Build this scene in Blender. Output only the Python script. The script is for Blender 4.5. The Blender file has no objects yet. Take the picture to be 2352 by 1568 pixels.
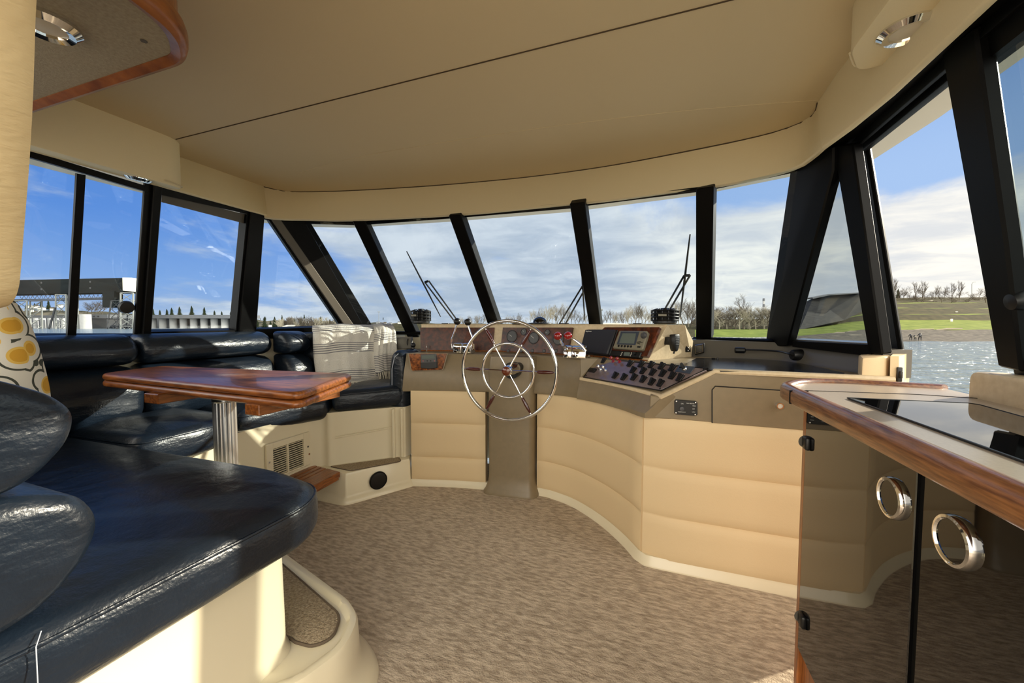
import bpy, bmesh, math, random
from mathutils import Vector, Matrix
R = math.radians
C = bpy.context.scene.collection
V = Vector
# ---------------------------------------------------------------- camera calibration (boat frame: +Y bow, +X starboard, metres)
F, CX, CY, EYE = 880.0, 1176.0, 784.0, 1.12
YAW, PITCH = R(20), math.atan(43 / 880)
FW = V((-math.sin(YAW) * math.cos(PITCH), math.cos(YAW) * math.cos(PITCH), -math.sin(PITCH)))
RT = V((math.cos(YAW), math.sin(YAW), 0))
UP = RT.cross(FW)
CAM = V((0, 0, EYE))
def ray(x, y): return FW + RT * ((x - CX) / F) - UP * ((y - CY) / F)
def atz(x, y, z): r = ray(x, y); return CAM + r * ((z - EYE) / r.z)
def aty(x, y, Y): r = ray(x, y); return CAM + r * (Y / r.y)
def atx(x, y, X): r = ray(x, y); return CAM + r * (X / r.x)
def atd(x, y, d): return CAM + ray(x, y) * d
def atp(x, y, pl):
    p0, n = pl; r = ray(x, y); return CAM + r * ((p0 - CAM).dot(n) / r.dot(n))
def plane(a, b, c):
    a, b, c = V(a), V(b), V(c); n = (b - a).cross(c - a).normalized()
    if n.dot(CAM - a) < 0: n = -n
    return a, n                                                     # normal faces the room
def dep(p): return (p - CAM).dot(FW)
# ---------------------------------------------------------------- materials
def lin(c):
    def f(u): u /= 255; return u / 12.92 if u <= .04045 else ((u + .055) / 1.055) ** 2.4
    return tuple(f(u) for u in c) + (1,)
class NT:
    def __init__(s, name):
        s.m = bpy.data.materials.new(name); s.m.use_nodes = True; s.t = s.m.node_tree; s.t.nodes.clear()
        s.out = s.n('ShaderNodeOutputMaterial')
    def n(s, ty, **k):
        o = s.t.nodes.new(ty)
        for a, b in k.items(): setattr(o, a, b)
        return o
    def l(s, a, b): s.t.links.new(a, b)
def mat(name, col, rough=.5, metal=0, coat=0, spec=.5, ior=1.5, var=None, vscale=8, vstretch=(1, 1, 1), bump=0, bscale=60, bstretch=(1, 1, 1), bdetail=3, bdist=.01, ramp=(.3, .7), bump2=None, sheen=0, transm=0, coords='Object'):
    a = NT(name); p = a.n('ShaderNodeBsdfPrincipled'); a.l(p.outputs[0], a.out.inputs[0])
    p.inputs['Base Color'].default_value = lin(col) if max(col) > 1.01 else tuple(col) + (1,)
    p.inputs['Roughness'].default_value = rough; p.inputs['Metallic'].default_value = metal
    p.inputs['Coat Weight'].default_value = coat; p.inputs['Coat Roughness'].default_value = .08
    p.inputs['Specular IOR Level'].default_value = spec; p.inputs['IOR'].default_value = ior
    p.inputs['Sheen Weight'].default_value = sheen; p.inputs['Transmission Weight'].default_value = transm
    if var or bump:
        tc = a.n('ShaderNodeTexCoord')
        def noise(sc, st, de):
            mp = a.n('ShaderNodeMapping'); mp.inputs['Scale'].default_value = st
            a.l(tc.outputs[coords], mp.inputs[0])
            nz = a.n('ShaderNodeTexNoise'); nz.inputs['Scale'].default_value = sc; nz.inputs['Detail'].default_value = de
            a.l(mp.outputs[0], nz.inputs[0]); return nz.outputs[0]
    if var:
        rp = a.n('ShaderNodeValToRGB'); e = rp.color_ramp.elements
        e[0].position, e[1].position = ramp
        e[0].color = lin(col); e[1].color = lin(var)
        a.l(noise(vscale, vstretch, 5), rp.inputs[0]); a.l(rp.outputs[0], p.inputs['Base Color'])
    if bump:
        b = a.n('ShaderNodeBump'); b.inputs['Strength'].default_value = bump; b.inputs['Distance'].default_value = bdist
        a.l(noise(bscale, bstretch, bdetail), b.inputs['Height'])
        if bump2:
            b2 = a.n('ShaderNodeBump'); b2.inputs['Strength'].default_value = bump2[0]; b2.inputs['Distance'].default_value = bump2[3] if len(bump2) > 3 else .02
            a.l(noise(bump2[1], bump2[2], 3), b2.inputs['Height']); a.l(b.outputs[0], b2.inputs['Normal']); b = b2
        a.l(b.outputs[0], p.inputs['Normal'])
    return a.m
def glass(name, tint=(.9, .94, .97), refl=1.0):
    a = NT(name); tr = a.n('ShaderNodeBsdfTransparent'); gl = a.n('ShaderNodeBsdfGlossy'); mx = a.n('ShaderNodeMixShader')
    tr.inputs[0].default_value = tint + (1,); gl.inputs['Roughness'].default_value = .0
    lw = a.n('ShaderNodeLayerWeight'); lw.inputs[0].default_value = .5
    pw = a.n('ShaderNodeMath', operation='POWER'); pw.inputs[1].default_value = 5
    ma = a.n('ShaderNodeMath', operation='MULTIPLY_ADD'); ma.inputs[1].default_value = .95 * refl; ma.inputs[2].default_value = .04 * refl
    a.l(lw.outputs['Facing'], pw.inputs[0]); a.l(pw.outputs[0], ma.inputs[0]); a.l(ma.outputs[0], mx.inputs[0])
    a.l(tr.outputs[0], mx.inputs[1]); a.l(gl.outputs[0], mx.inputs[2]); a.l(mx.outputs[0], a.out.inputs[0])
    return a.m
def emis(name, col, s):
    a = NT(name); e = a.n('ShaderNodeEmission'); e.inputs[0].default_value = tuple(col) + (1,); e.inputs[1].default_value = s
    a.l(e.outputs[0], a.out.inputs[0]); return a.m
def wood(name, dark, light, rough=.34, coat=.22, st=(1, 1, 1), sc=14):
    return mat(name, dark, rough, coat=coat, var=light, vscale=sc, vstretch=st, ramp=(.35, .68), bump=.08, bscale=sc * 4, bstretch=st)
M = {}
M['headliner'] = mat('headliner_vinyl', (206, 190, 154), .6, bump=.12, bscale=260, bdist=.002)
M['valance'] = mat('valance_vinyl', (222, 209, 174), .55, bump=.15, bscale=240, bdist=.002)
M['soffit'] = mat('lit_valance_vinyl', (236, 224, 186), .55, bump=.15, bscale=240, bdist=.002)  # valance vinyl lightened to paint in brighter light on the port side
M['cream'] = mat('cream_panel_vinyl', (220, 196, 155), .6, bump=.15, bscale=220, bdist=.002)
M['taupe'] = mat('taupe_gelcoat', (128, 114, 90), .38, var=(134, 119, 94), vscale=30)
M['beige'] = mat('beige_gelcoat', (214, 196, 164), .45, var=(200, 180, 146), vscale=60)
M['shelf'] = mat('grey_beige_shelf', (92, 88, 80), .4)
M['white'] = mat('cream_fibreglass', (226, 215, 186), .3, coat=.3)
M['deck'] = mat('bounce_deck', (226, 214, 188), .7, var=(216, 202, 174), vscale=40)
M['ext_white'] = mat('roof_gelcoat', (220, 212, 194), .4)
M['carpet'] = mat('cut_pile_carpet', (158, 142, 122), .95, spec=.1, var=(204, 188, 166), vscale=26, ramp=(.35, .65), vstretch=(1, 3.2, 1), bump=.8, bscale=190, bdist=.006, bump2=(.5, 18, (1, 3.5, 1), .012), sheen=.1)
M['inset'] = mat('step_carpet', (146, 128, 104), .95, spec=.1, var=(200, 182, 154), vscale=120, bump=1, bscale=260, bdist=.01)
M['carpet_edge'] = mat('carpet_binding', (96, 82, 66), .8)
M['leather'] = mat('navy_leather', (14, 21, 30), .33, coat=.06, spec=.45, var=(22, 32, 44), vscale=5, bump=.4, bscale=170, bdist=.002, bump2=(.3, 11, (1, 1, 2.4), .022))
M['stitch'] = mat('pale_thread', (170, 176, 186), .7)
M['teak'] = wood('varnished_teak', (104, 55, 22), (158, 92, 40), st=(8, 1, 8))
M['teak_x'] = wood('varnished_teak_across', (104, 55, 22), (160, 94, 42), st=(1, 8, 8))
M['teak_z'] = wood('teak_upright_grain', (116, 66, 30), (160, 96, 46), st=(8, 8, 1))
M['burl'] = mat('burl_veneer', (46, 18, 10), .34, spec=.35, coat=.1, var=(96, 44, 20), vscale=38, ramp=(.35, .7))
M['burl_light'] = mat('burl_veneer_light', (74, 40, 26), .15, coat=.8, var=(168, 100, 50), vscale=60, ramp=(.35, .7))
M['switch_face'] = mat('switch_panel_face', (96, 82, 82), .22, coat=.6, var=(120, 104, 104), vscale=20)
M['black'] = mat('black_plastic', (12, 12, 13), .4)
M['frame'] = mat('black_window_frame', (5, 5, 5), .45, spec=.14, var=(8, 8, 8), vscale=12)
M['grey_frame'] = mat('grey_window_frame', (92, 88, 80), .45)
M['gloss'] = mat('smoked_gloss', (5, 5, 6), .02, spec=.6, ior=1.62)
M['desk'] = mat('dark_chart_top', (16, 16, 18), .16, bump=.15, bscale=40, bstretch=(1, 9, 1), bdist=.003, ior=1.55)
M['laminate'] = mat('speckled_laminate', (160, 146, 130), .3, var=(172, 158, 140), vscale=160)
M['chrome'] = mat('polished_chrome', (.82, .82, .82), .07, metal=1)
M['steel'] = mat('brushed_steel', (.6, .6, .6), .28, metal=1)
M['alu'] = mat('ribbed_aluminium', (.72, .72, .72), .32, metal=1)
M['dial'] = mat('gauge_face', (26, 28, 32), .2, coat=.4, var=(44, 46, 52), vscale=60)
M['mark'] = mat('white_marking', (225, 225, 220), .6)
M['red'] = mat('red_knob', (140, 12, 14), .15, coat=.8)
M['lens'] = mat('lamp_lens', (206, 200, 186), .35)
M['grey_case'] = mat('grey_beige_case', (122, 117, 100), .45)
M['screen'] = mat('lcd_glass', (96, 106, 102), .12, coat=.6)
M['bezel'] = mat('blue_grey_bezel', (58, 66, 80), .3)
M['navycover'] = mat('charcoal_cover', (34, 35, 42), .5, bump=.1, bscale=400)
M['mahog'] = mat('mahogany_grip', (66, 14, 10), .18, coat=.7)
M['mid'] = mat('grey_plastic', (70, 70, 72), .4)
M['glass'] = glass('window_glass', refl=.6)
M['seam'] = mat('dark_seam', (70, 56, 38), .8)
M['glass_q'] = glass('quarter_glass', (.72, .76, .78), .5)
M['glass_t'] = glass('tinted_glass', (.72, .78, .8), 1.2)
# ---------------------------------------------------------------- mesh helpers
def nb(): return bmesh.new()
def origin(o):
    p = V((0, 0, 0))
    while o: p = p + o.location; o = o.parent
    return p
def obj(name, bm, m, parent=None, smooth=35, recalc=True):
    if recalc: bmesh.ops.recalc_face_normals(bm, faces=bm.faces)
    me = bpy.data.meshes.new(name); o = bpy.data.objects.new(name, me); C.objects.link(o)
    if parent: o.parent = parent; off = origin(parent)
    else:
        vs = [v.co for v in bm.verts]
        off = V(((min(v.x for v in vs) + max(v.x for v in vs)) / 2, (min(v.y for v in vs) + max(v.y for v in vs)) / 2, min(v.z for v in vs)))
        o.location = off
    bmesh.ops.translate(bm, verts=bm.verts, vec=-off)
    bm.to_mesh(me); bm.free()
    for mm in (m if isinstance(m, (list, tuple)) else [m]): me.materials.append(M[mm] if isinstance(mm, str) else mm)
    if smooth:
        for p in me.polygons: p.use_smooth = True
        me.set_sharp_from_angle(angle=R(smooth))
    return o
def tag(o, label, cat, group=None, kind=None):
    o['label'] = label; o['category'] = cat
    if group: o['group'] = group
    if kind: o['kind'] = kind
    return o
def thing(name, label, cat, loc, group=None):
    o = bpy.data.objects.new(name, None); C.objects.link(o); o.location = V(loc); o.empty_display_size = .1
    return tag(o, label, cat, group)
def struct(name, bm, m, smooth=35):
    o = obj(name, bm, m, None, smooth); o['kind'] = 'structure'; return o
def estruct(name, loc):
    o = bpy.data.objects.new(name, None); C.objects.link(o); o.location = V(loc); o['kind'] = 'structure'; return o
def dup(root, loc, label=None, rotz=0, sc=1):
    r = root.copy(); C.objects.link(r); r.location = V(loc); r.rotation_euler = (0, 0, rotz); r.scale = (sc, sc, sc) if not isinstance(sc, tuple) else sc
    if label: r['label'] = label
    for ch in list(root.children):
        c = ch.copy(); C.objects.link(c); c.parent = r
        for g in ch.children:
            d = g.copy(); C.objects.link(d); d.parent = c
    return r
def prism(bm, pts, off):
    a = [bm.verts.new(p) for p in pts]; off = V(off)
    b = [bm.verts.new(V(p) + off) for p in pts]; n = len(a)
    bm.faces.new(a); bm.faces.new(b[::-1])
    for i in range(n): bm.faces.new((a[i], b[i], b[(i + 1) % n], a[(i + 1) % n]))
def hexa(bm, a, b):                                                  # two quads -> solid
    A = [bm.verts.new(p) for p in a]; B = [bm.verts.new(p) for p in b]; n = len(A)
    bm.faces.new(A); bm.faces.new(B[::-1])
    for i in range(n): bm.faces.new((A[i], B[i], B[(i + 1) % n], A[(i + 1) % n]))
def box(bm, c, s, mx=None, bev=0, seg=2):
    t = bmesh.new(); bmesh.ops.create_cube(t, size=1)
    bmesh.ops.scale(t, vec=V(s), verts=t.verts)
    if bev: bmesh.ops.bevel(t, geom=t.edges[:], offset=bev, segments=seg, affect='EDGES', profile=.5)
    bmesh.ops.transform(t, matrix=(Matrix.Translation(V(c)) if mx is None else mx @ Matrix.Translation(V(c))), verts=t.verts)
    join(bm, t)
def bbox(bm, x0, x1, y0, y1, z0, z1, bev=0, seg=2):
    box(bm, ((x0 + x1) / 2, (y0 + y1) / 2, (z0 + z1) / 2), (x1 - x0, y1 - y0, z1 - z0), None, bev, seg)
def join(bm, t):
    mp = {v: bm.verts.new(v.co) for v in t.verts}
    for f in t.faces:
        try: bm.faces.new([mp[v] for v in f.verts])
        except ValueError: pass
    t.free()
def bevel(bm, w, seg=2, ang=30):
    bmesh.ops.recalc_face_normals(bm, faces=bm.faces)
    e = [e for e in bm.edges if len(e.link_faces) == 2 and e.calc_face_angle(0) > R(ang)]
    bmesh.ops.bevel(bm, geom=e, offset=w, segments=seg, affect='EDGES', profile=.5, clamp_overlap=True)
def ring_skin(bm, rings, closed=True, cap=True, loop=False):
    rs = [[bm.verts.new(p) for p in r] for r in rings]; n = len(rs[0])
    K = len(rs)
    for i in range(K if loop else K - 1):
        a, b = rs[i], rs[(i + 1) % K]
        for j in range(n if closed else n - 1):
            bm.faces.new((a[j], a[(j + 1) % n], b[(j + 1) % n], b[j]))
    if cap and closed and not loop: bm.faces.new(rs[0][::-1]); bm.faces.new(rs[-1])
    return rs
def tube(bm, pts, r, seg=8, loop=False):
    pts = [V(p) for p in pts]; K = len(pts); rings = []; nrm = None
    for i, p in enumerate(pts):
        if loop: t = (pts[(i + 1) % K] - pts[i - 1])
        else: t = pts[min(i + 1, K - 1)] - pts[max(i - 1, 0)]
        t.normalize()
        if nrm is None: nrm = t.orthogonal().normalized()
        nrm = (nrm - t * nrm.dot(t)).normalized(); bn = t.cross(nrm)
        rr = r[i] if isinstance(r, (list, tuple)) else r
        rings.append([p + (nrm * math.cos(2 * math.pi * j / seg) + bn * math.sin(2 * math.pi * j / seg)) * rr for j in range(seg)])
    ring_skin(bm, rings, True, True, loop)
def frame_m(o, n, up=(0, 0, 1)):                                     # local z = n, local y ~ up
    n = V(n).normalized(); x = V(up).cross(n).normalized(); y = n.cross(x)
    m = Matrix((x, y, n)).transposed().to_4x4(); m.translation = V(o); return m
def lathe(bm, prof, mx=None, seg=24):
    mx = mx or Matrix(); rings = [[mx @ V((max(r, 1e-5) * math.cos(2 * math.pi * j / seg), max(r, 1e-5) * math.sin(2 * math.pi * j / seg), h)) for j in range(seg)] for r, h in prof]
    ring_skin(bm, rings)
def ball(bm, c, r, seg=16, sc=(1, 1, 1)):
    n = 10; prof = [(r * math.sin(math.pi * i / n), -r * math.cos(math.pi * i / n)) for i in range(n + 1)]
    lathe(bm, prof, Matrix.Translation(V(c)) @ Matrix.Diagonal(V(sc).to_4d()), seg)
def grid(bm, rows, uv=None):
    rs = [[bm.verts.new(p) for p in r] for r in rows]; fs = []
    for i in range(len(rs) - 1):
        for j in range(len(rs[0]) - 1): fs.append(bm.faces.new((rs[i][j], rs[i][j + 1], rs[i + 1][j + 1], rs[i + 1][j])))
    return rs, fs
class RP(list): pass
def rpoly(pts, r, n=5):                                              # rounded 2-D polygon; r number or list
    out = RP(); K = len(pts); out.base = [V(p[:2]) for p in pts]; out.rads = list(r) if isinstance(r, (list, tuple)) else [r] * K; out.n = n
    for i in range(K):
        p = V(pts[i][:2]); a = V(pts[i - 1][:2]) - p; b = V(pts[(i + 1) % K][:2]) - p; rr = r[i] if isinstance(r, (list, tuple)) else r
        d = min(rr, a.length * .49, b.length * .49)
        if d < 1e-4: out.append(p); continue
        p0 = p + a.normalized() * d; p1 = p + b.normalized() * d
        for k in range(n + 1):
            t = k / n; out.append(p0 * (1 - t) ** 2 + p * 2 * t * (1 - t) + p1 * t * t)
    return out
def inset(poly, d):
    if isinstance(poly, RP):
        b = poly.base; K = len(b); A = sum(b[i].x * b[(i + 1) % K].y - b[(i + 1) % K].x * b[i].y for i in range(K)); rr = []
        for i in range(K):
            cr = (b[i] - b[i - 1]).cross(b[(i + 1) % K] - b[i]) * (1 if A > 0 else -1)
            rr.append(0 if poly.rads[i] == 0 else max(.004, poly.rads[i] - d * (1.0 if cr > 0 else -1.0)))
        return rpoly(inset(list(b), d), rr, poly.n)
    K = len(poly); A = sum(poly[i].x * poly[(i + 1) % K].y - poly[(i + 1) % K].x * poly[i].y for i in range(K)); s = 1 if A > 0 else -1
    o = []
    for i in range(K):
        a = poly[i - 1]; b = poly[i]; c = poly[(i + 1) % K]
        u = (b - a); w = (c - b)
        if u.length < 1e-9 or w.length < 1e-9: o.append(b.copy()); continue
        u.normalize(); w.normalize()
        n1 = V((-u.y, u.x)) * s; n2 = V((-w.y, w.x)) * s; m = (n1 + n2)
        m = m / max(.35, m.dot(m) / 2) if m.length > 1e-6 else n1
        o.append(b + m * d)
    return o
def slab(bm, poly, prof, zf=None):                                   # poly 2-D; prof [(inset, z)]; bottom to top
    rings = [[V((p.x, p.y, z + (zf(p) if zf else 0))) for p in inset(poly, d)] for d, z in prof]
    ring_skin(bm, rings)
def cushion(bm, poly, z0, z1, r=.04, puff=.015, zf=None):
    n = 5; pr = [(r * (1 - math.cos(R(90) * i / n)) if False else r * (1 - math.sin(R(90) * i / n)), z0 + r * (1 - math.cos(R(90) * i / n))) for i in range(n + 1)]
    pr += [(r * (1 - math.cos(R(90) * i / n)), z1 - r + r * math.sin(R(90) * i / n)) for i in range(n + 1)]
    rings = [[V((p.x, p.y, z + (zf(p) if zf else 0))) for p in inset(poly, d)] for d, z in pr]; top = rings[-1]; c = sum(top, V()) / len(top)
    for t in (.08, .2, .4, .65, .9): rings.append([p.lerp(c, t) + V((0, 0, puff * math.sin(R(90) * min(1, t * 1.6)))) for p in top])
    ring_skin(bm, rings)
def loft_roll(bm, prof, o, ua, ub, along, L, r=.03, dome=4):         # 2-D profile swept along a direction, ends rounded
    o, ua, ub, along = V(o), V(ua), V(ub), V(along).normalized(); rings = []
    st = [(r * (1 - math.cos(R(90) * i / dome)), r * (1 - math.sin(R(90) * i / dome))) for i in range(dome + 1)]
    st += [(L - a, b) for a, b in st[::-1]]
    for t, ins in st:
        rings.append([o + ua * p.x + ub * p.y + along * t for p in inset(prof, ins)])
    ring_skin(bm, rings)
def smooth_path(pts, n=6):                                           # Catmull-Rom
    pts = [V(p) for p in pts]; out = []
    for i in range(len(pts) - 1):
        p0, p1, p2, p3 = pts[max(i - 1, 0)], pts[i], pts[i + 1], pts[min(i + 2, len(pts) - 1)]
        for k in range(n):
            t = k / n
            out.append(.5 * ((2 * p1) + (p2 - p0) * t + (2 * p0 - 5 * p1 + 4 * p2 - p3) * t * t + (3 * p1 - p0 - 3 * p2 + p3) * t ** 3))
    out.append(pts[-1]); return out
def pxprism(bm, px, pl, t0=0.0, t1=.05):                             # pixel outline laid on a wall plane, given real thickness
    p0, n = pl; a = [atp(x, y, (p0 + n * t0, n)) for x, y in px]; prism(bm, a, -n * (t0 + t1))
def text(bm, s, mx, size, thick=.0004):
    cu = bpy.data.curves.new('lettering', 'FONT'); cu.body = s; cu.size = size; cu.extrude = thick; cu.align_x = 'CENTER'; cu.align_y = 'CENTER'
    o = bpy.data.objects.new('lettering', cu); C.objects.link(o); bpy.context.view_layer.update()
    me = o.evaluated_get(bpy.context.evaluated_depsgraph_get()).to_mesh(); t = bmesh.new(); t.from_mesh(me); o.to_mesh_clear()
    bpy.data.objects.remove(o); bpy.data.curves.remove(cu)
    bmesh.ops.transform(t, matrix=mx, verts=t.verts); join(bm, t)
# ================================================================ the setting
def glide(p, z): return V((p[0], p[1], z))
# ---- floor
bm = nb()
poly = [(.95, -3), (.95, 1.9), (.9, 2.3), (.4, 2.6), (-.85, 2.85), (-2.2, 2.5), (-2.65, 1.9), (-2.65, -3)]
prism(bm, [glide(p, 0) for p in poly], (0, 0, -.05)); struct('floor', bm, 'carpet', 0)
bm = nb(); prism(bm, [V((x, y, -.06)) for x, y in [(2.6, -14), (2.6, -1.2), (-4.3, -1.2), (-4.3, -14)]], (0, 0, -.05)); struct('floor', bm, 'deck', 0)  # unseen pale aft deck, added to bounce sunlight into the cabin
for sx in (1, -1):                                                   # unseen side decks either hand, added to bounce light inside
    bm = nb(); cx_ = -.85; prism(bm, [V((cx_ + sx * a, y, .12)) for a, y in [(1.84, -1.2), (2.35, -1.2), (2.35, 2.0), (2.1, 3.4), (1.6, 2.75), (1.84, 2.0)]], (0, 0, -.06)); struct('floor', bm, 'deck', 0)
# ---- ceiling with the curved front edge
CE = [(-2.427, 1.863), (-2.381, 1.968), (-2.284, 2.022), (-2.018, 2.101), (-1.65, 2.18), (-1.227, 2.249), (-.712, 2.302), (-.242, 2.299), (.204, 2.239), (.483, 2.183), (.604, 2.119), (.641, 2.044), (.623, 1.943)]
CE = [p.to_2d() for p in smooth_path([V((a, b, 0)) for a, b in CE], 4)]
bm = nb()
out = CE + [V((.63, 1.5)), V((.63, -.35)), V((-2.43, -.35))]
prism(bm, [glide(p, 2.02) for p in out], (0, 0, .03)); struct('ceiling', bm, 'headliner', 0)
bm = nb(); tube(bm, [(-2.21, 1.247, 2.0195), (.6, 1.258, 2.0195)], .0024, 6); struct('trim_1', bm, 'seam')
bm = nb(); tube(bm, smooth_path([atz(x, y, 2.0195) for x, y in [(690, 395), (850, 355), (1200, 300), (1500, 262), (1700, 243), (1880, 230)]]), .0016, 6); struct('trim_2', bm, 'headliner')
bm = nb(); tube(bm, [glide(p, 2.0175) for p in CE], .0036, 6); struct('trim_3', bm, 'seam')
# ---- padded valance that runs round above the windows
def valance(name, top, bot, zt, zb):
    bm = nb(); rows = []
    for t, b in zip(top, bot):
        t = glide(t, zt); b = glide(b, zb); o = V((t.x + .85, t.y - .4, 0)).normalized(); m = t.lerp(b, .5) - o * .004
        q = b - V((0, 0, 0)); rows.append([t, t.lerp(b, .25) - o * .003, m, t.lerp(b, .8) - o * .002, q, q - V((0, 0, .006)) + o * .008, q + o * .03 - V((0, 0, .004)), q + o * .03 + V((0, 0, .05)), t + o * .03])
    ring_skin(bm, rows); return struct(name, bm, 'soffit' if name == 'wall_left' else 'valance', 50)  # port run uses the copy with light painted in
def arc_pts(px, z, n=5): return [p.to_2d() for p in smooth_path([atz(x, y, z) for x, y in px], n)]
def resample(P, n):
    L = [0]
    for a, b in zip(P, P[1:]): L.append(L[-1] + (V(b) - V(a)).length)
    out = []; j = 0
    for i in range(n):
        s = L[-1] * i / (n - 1)
        while j < len(L) - 2 and L[j + 1] < s: j += 1
        out.append(V(P[j]).lerp(V(P[j + 1]), (s - L[j]) / max(1e-9, L[j + 1] - L[j])))
    return out
VB = [(-2.385, 1.83), (-2.33, 1.90), (-2.175, 1.965), (-1.903, 2.08), (-1.202, 2.2), (-.744, 2.235), (-.427, 2.24), (-.116, 2.235), (.246, 2.205), (.463, 2.145), (.585, 2.06), (.612, 1.93), (.615, 1.86)]
VB = [p.to_2d() for p in smooth_path([V((a, b, 0)) for a, b in VB], 4)]
valance('wall_front', resample(CE, 60), resample(VB, 60), 2.02, 1.81)
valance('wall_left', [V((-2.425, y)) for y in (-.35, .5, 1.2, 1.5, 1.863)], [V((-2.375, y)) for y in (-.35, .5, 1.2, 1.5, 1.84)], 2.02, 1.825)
valance('wall_right', [V((.623, 1.943)), V((.615, 1.75)), V((.62, 1.5)), V((.63, -.35))], [V((.615, 1.86)), V((.64, 1.7)), V((.655, 1.5)), V((.66, -.35))], 2.02, 1.81)
# ---- roof with its overhang
RO = [(1.04, -.4), (1.035, 2.0), (1.0, 2.45), (.7, 2.52), (.246, 2.69), (-.568, 2.77), (-1.52, 2.71), (-2.38, 2.6), (-2.75, 2.42), (-2.95, 2.2), (-2.95, -.4)]
RI = [(.80, -.4), (.80, 1.9), (.72, 2.12), (.62, 2.2), (.25, 2.32), (-.45, 2.35), (-1.2, 2.32), (-1.95, 2.24), (-2.3, 2.08), (-2.5, 1.88), (-2.5, -.4)]
bm = nb()
for i in range(10):                                                  # the brow that overhangs the glass
    a, b, c, e = RO[i], RO[i + 1], RI[i + 1], RI[i]
    hexa(bm, [glide(a, 1.915), glide(b, 1.915), glide(c, 1.905), glide(e, 1.905)], [glide(a, 1.99), glide(b, 1.99), glide(c, 2.07), glide(e, 2.07)])
slab(bm, [V(p) for p in RO], [(.0, 1.99), (.05, 2.07)]) if False else None
prism(bm, [glide(p, 2.07) for p in RI], (0, 0, .09)); struct('roof', bm, 'ext_white', 0)
# hull sides under the windows
bm = nb()
hexa(bm, [(-2.63, -.35, 0), (-2.63, 1.9, 0), (-2.61, 1.9, 1.045), (-2.61, -.35, 1.045)], [(-2.68, -.35, 0), (-2.68, 1.9, 0), (-2.68, 1.9, 1.03), (-2.68, -.35, 1.03)])
hexa(bm, [(-2.63, 1.9, 0), (-2.34, 2.54, 0), (-2.33, 2.53, 1.045), (-2.61, 1.9, 1.045)], [(-2.68, 1.9, 0), (-2.38, 2.58, 0), (-2.38, 2.58, 1.03), (-2.68, 1.9, 1.03)])
struct('wall_left', bm, 'white', 0)
bm = nb()
hexa(bm, [(.9, -.35, 0), (.9, 1.42, 0), (.9, 1.42, .985), (.9, -.35, .985)], [(.97, -.35, 0), (.97, 1.42, 0), (.97, 1.42, .97), (.97, -.35, .97)])
hexa(bm, [(.9, 1.95, 0), (.7, 2.52, 0), (.7, 2.52, 1.01), (.9, 1.95, 1.0)], [(.96, 1.95, 0), (.76, 2.58, 0), (.76, 2.58, 1.0), (.96, 1.95, .99)])
struct('wall_right', bm, 'white', 0)
BA = [(-2.3, 2.52), (-1.98, 2.72), (-1.14, 2.85), (-.38, 2.85), (.31, 2.75), (.66, 2.52)]          # windscreen foot
TA = [(-2.2, 1.99), (-1.94, 2.12), (-1.2, 2.2), (-.43, 2.235), (.24, 2.21), (.6, 2.08)]            # windscreen head
bm = nb()
for a, b in zip(BA, BA[1:]):
    hexa(bm, [glide((p[0], p[1] + .04), z) for p, z in ((a, 0), (b, 0), (b, 1.02), (a, 1.02))], [glide((p[0], p[1] + .1), z) for p, z in ((a, 0), (b, 0), (b, 1.0), (a, 1.0))])
struct('wall_front', bm, 'white', 0)
# ---- planes of the glazing
PW = plane((-2.6, 0, 1.05), (-2.6, 1.5, 1.05), (-2.43, 0, 1.81))
PT = plane((-2.6, 1.9, 1.05), (-2.43, 1.9, 1.81), (-2.32, 2.52, 1.05))
SW = plane((.9, 0, 1.0), (.9, 1.5, 1.0), (.75, 0, 1.8))
ST = plane((.865, 1.90, 1.0), (.722, 1.90, 1.81), (.68, 2.5, 1.02))
FP = [plane(glide(BA[i], 1.03), glide(BA[i + 1], 1.03), glide(((TA[i][0] + TA[i + 1][0]) / 2, (TA[i][1] + TA[i + 1][1]) / 2), 1.8)) for i in range(5)]
def mid(a, b): n = (a[1] + b[1]).normalized(); return n
def part(name, par, m, pl, *polys, t0=0.0, t1=.05, bev=0):
    bm = nb()
    for px in polys: pxprism(bm, px, pl, t0, t1)
    if bev: bevel(bm, bev, 1)
    return obj(name, bm, m, par, 30)
def pane(par, pl, px, m='glass', t=-.02):
    bm = nb(); pxprism(bm, px, pl, t, -t + .004); return obj('pane', bm, m, par, 0)
# window 1: the two-pane slider over the settee
w = estruct('window_1', (-2.55, .8, 1.05))
part('frame', w, 'frame', PW, [(-260, 245), (340, 428), (340, 441), (-260, 265)], [(-260, 775), (346, 772), (346, 800), (-260, 810)], t0=.02)
part('mullion', w, 'frame', PW, [(177, 398), (197, 402), (175, 775), (155, 775)], t0=.02, t1=-.004)
part('post', w, 'frame', PW, [(334, 418), (356, 424), (330, 780), (308, 780)], t0=.012, t1=.008, bev=.003)
part('post', w, 'frame', PW, [(354, 422), (374, 428), (347, 780), (327, 780)], t0=.03, t1=0, bev=.004)
pane(w, PW, [(-255, 262), (190, 398), (165, 775), (-255, 790)]); pane(w, PW, [(187, 400), (338, 440), (312, 775), (165, 775)], t=-.035)
bm = nb(); c = atp(292, 706, (PW[0] + PW[1] * .0, PW[1])); lathe(bm, [(0, -.02), (.03, -.02), (.034, -.01), (.03, .004), (0, .006)], frame_m(c, PW[1])); obj('latch', bm, 'black', w)
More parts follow.
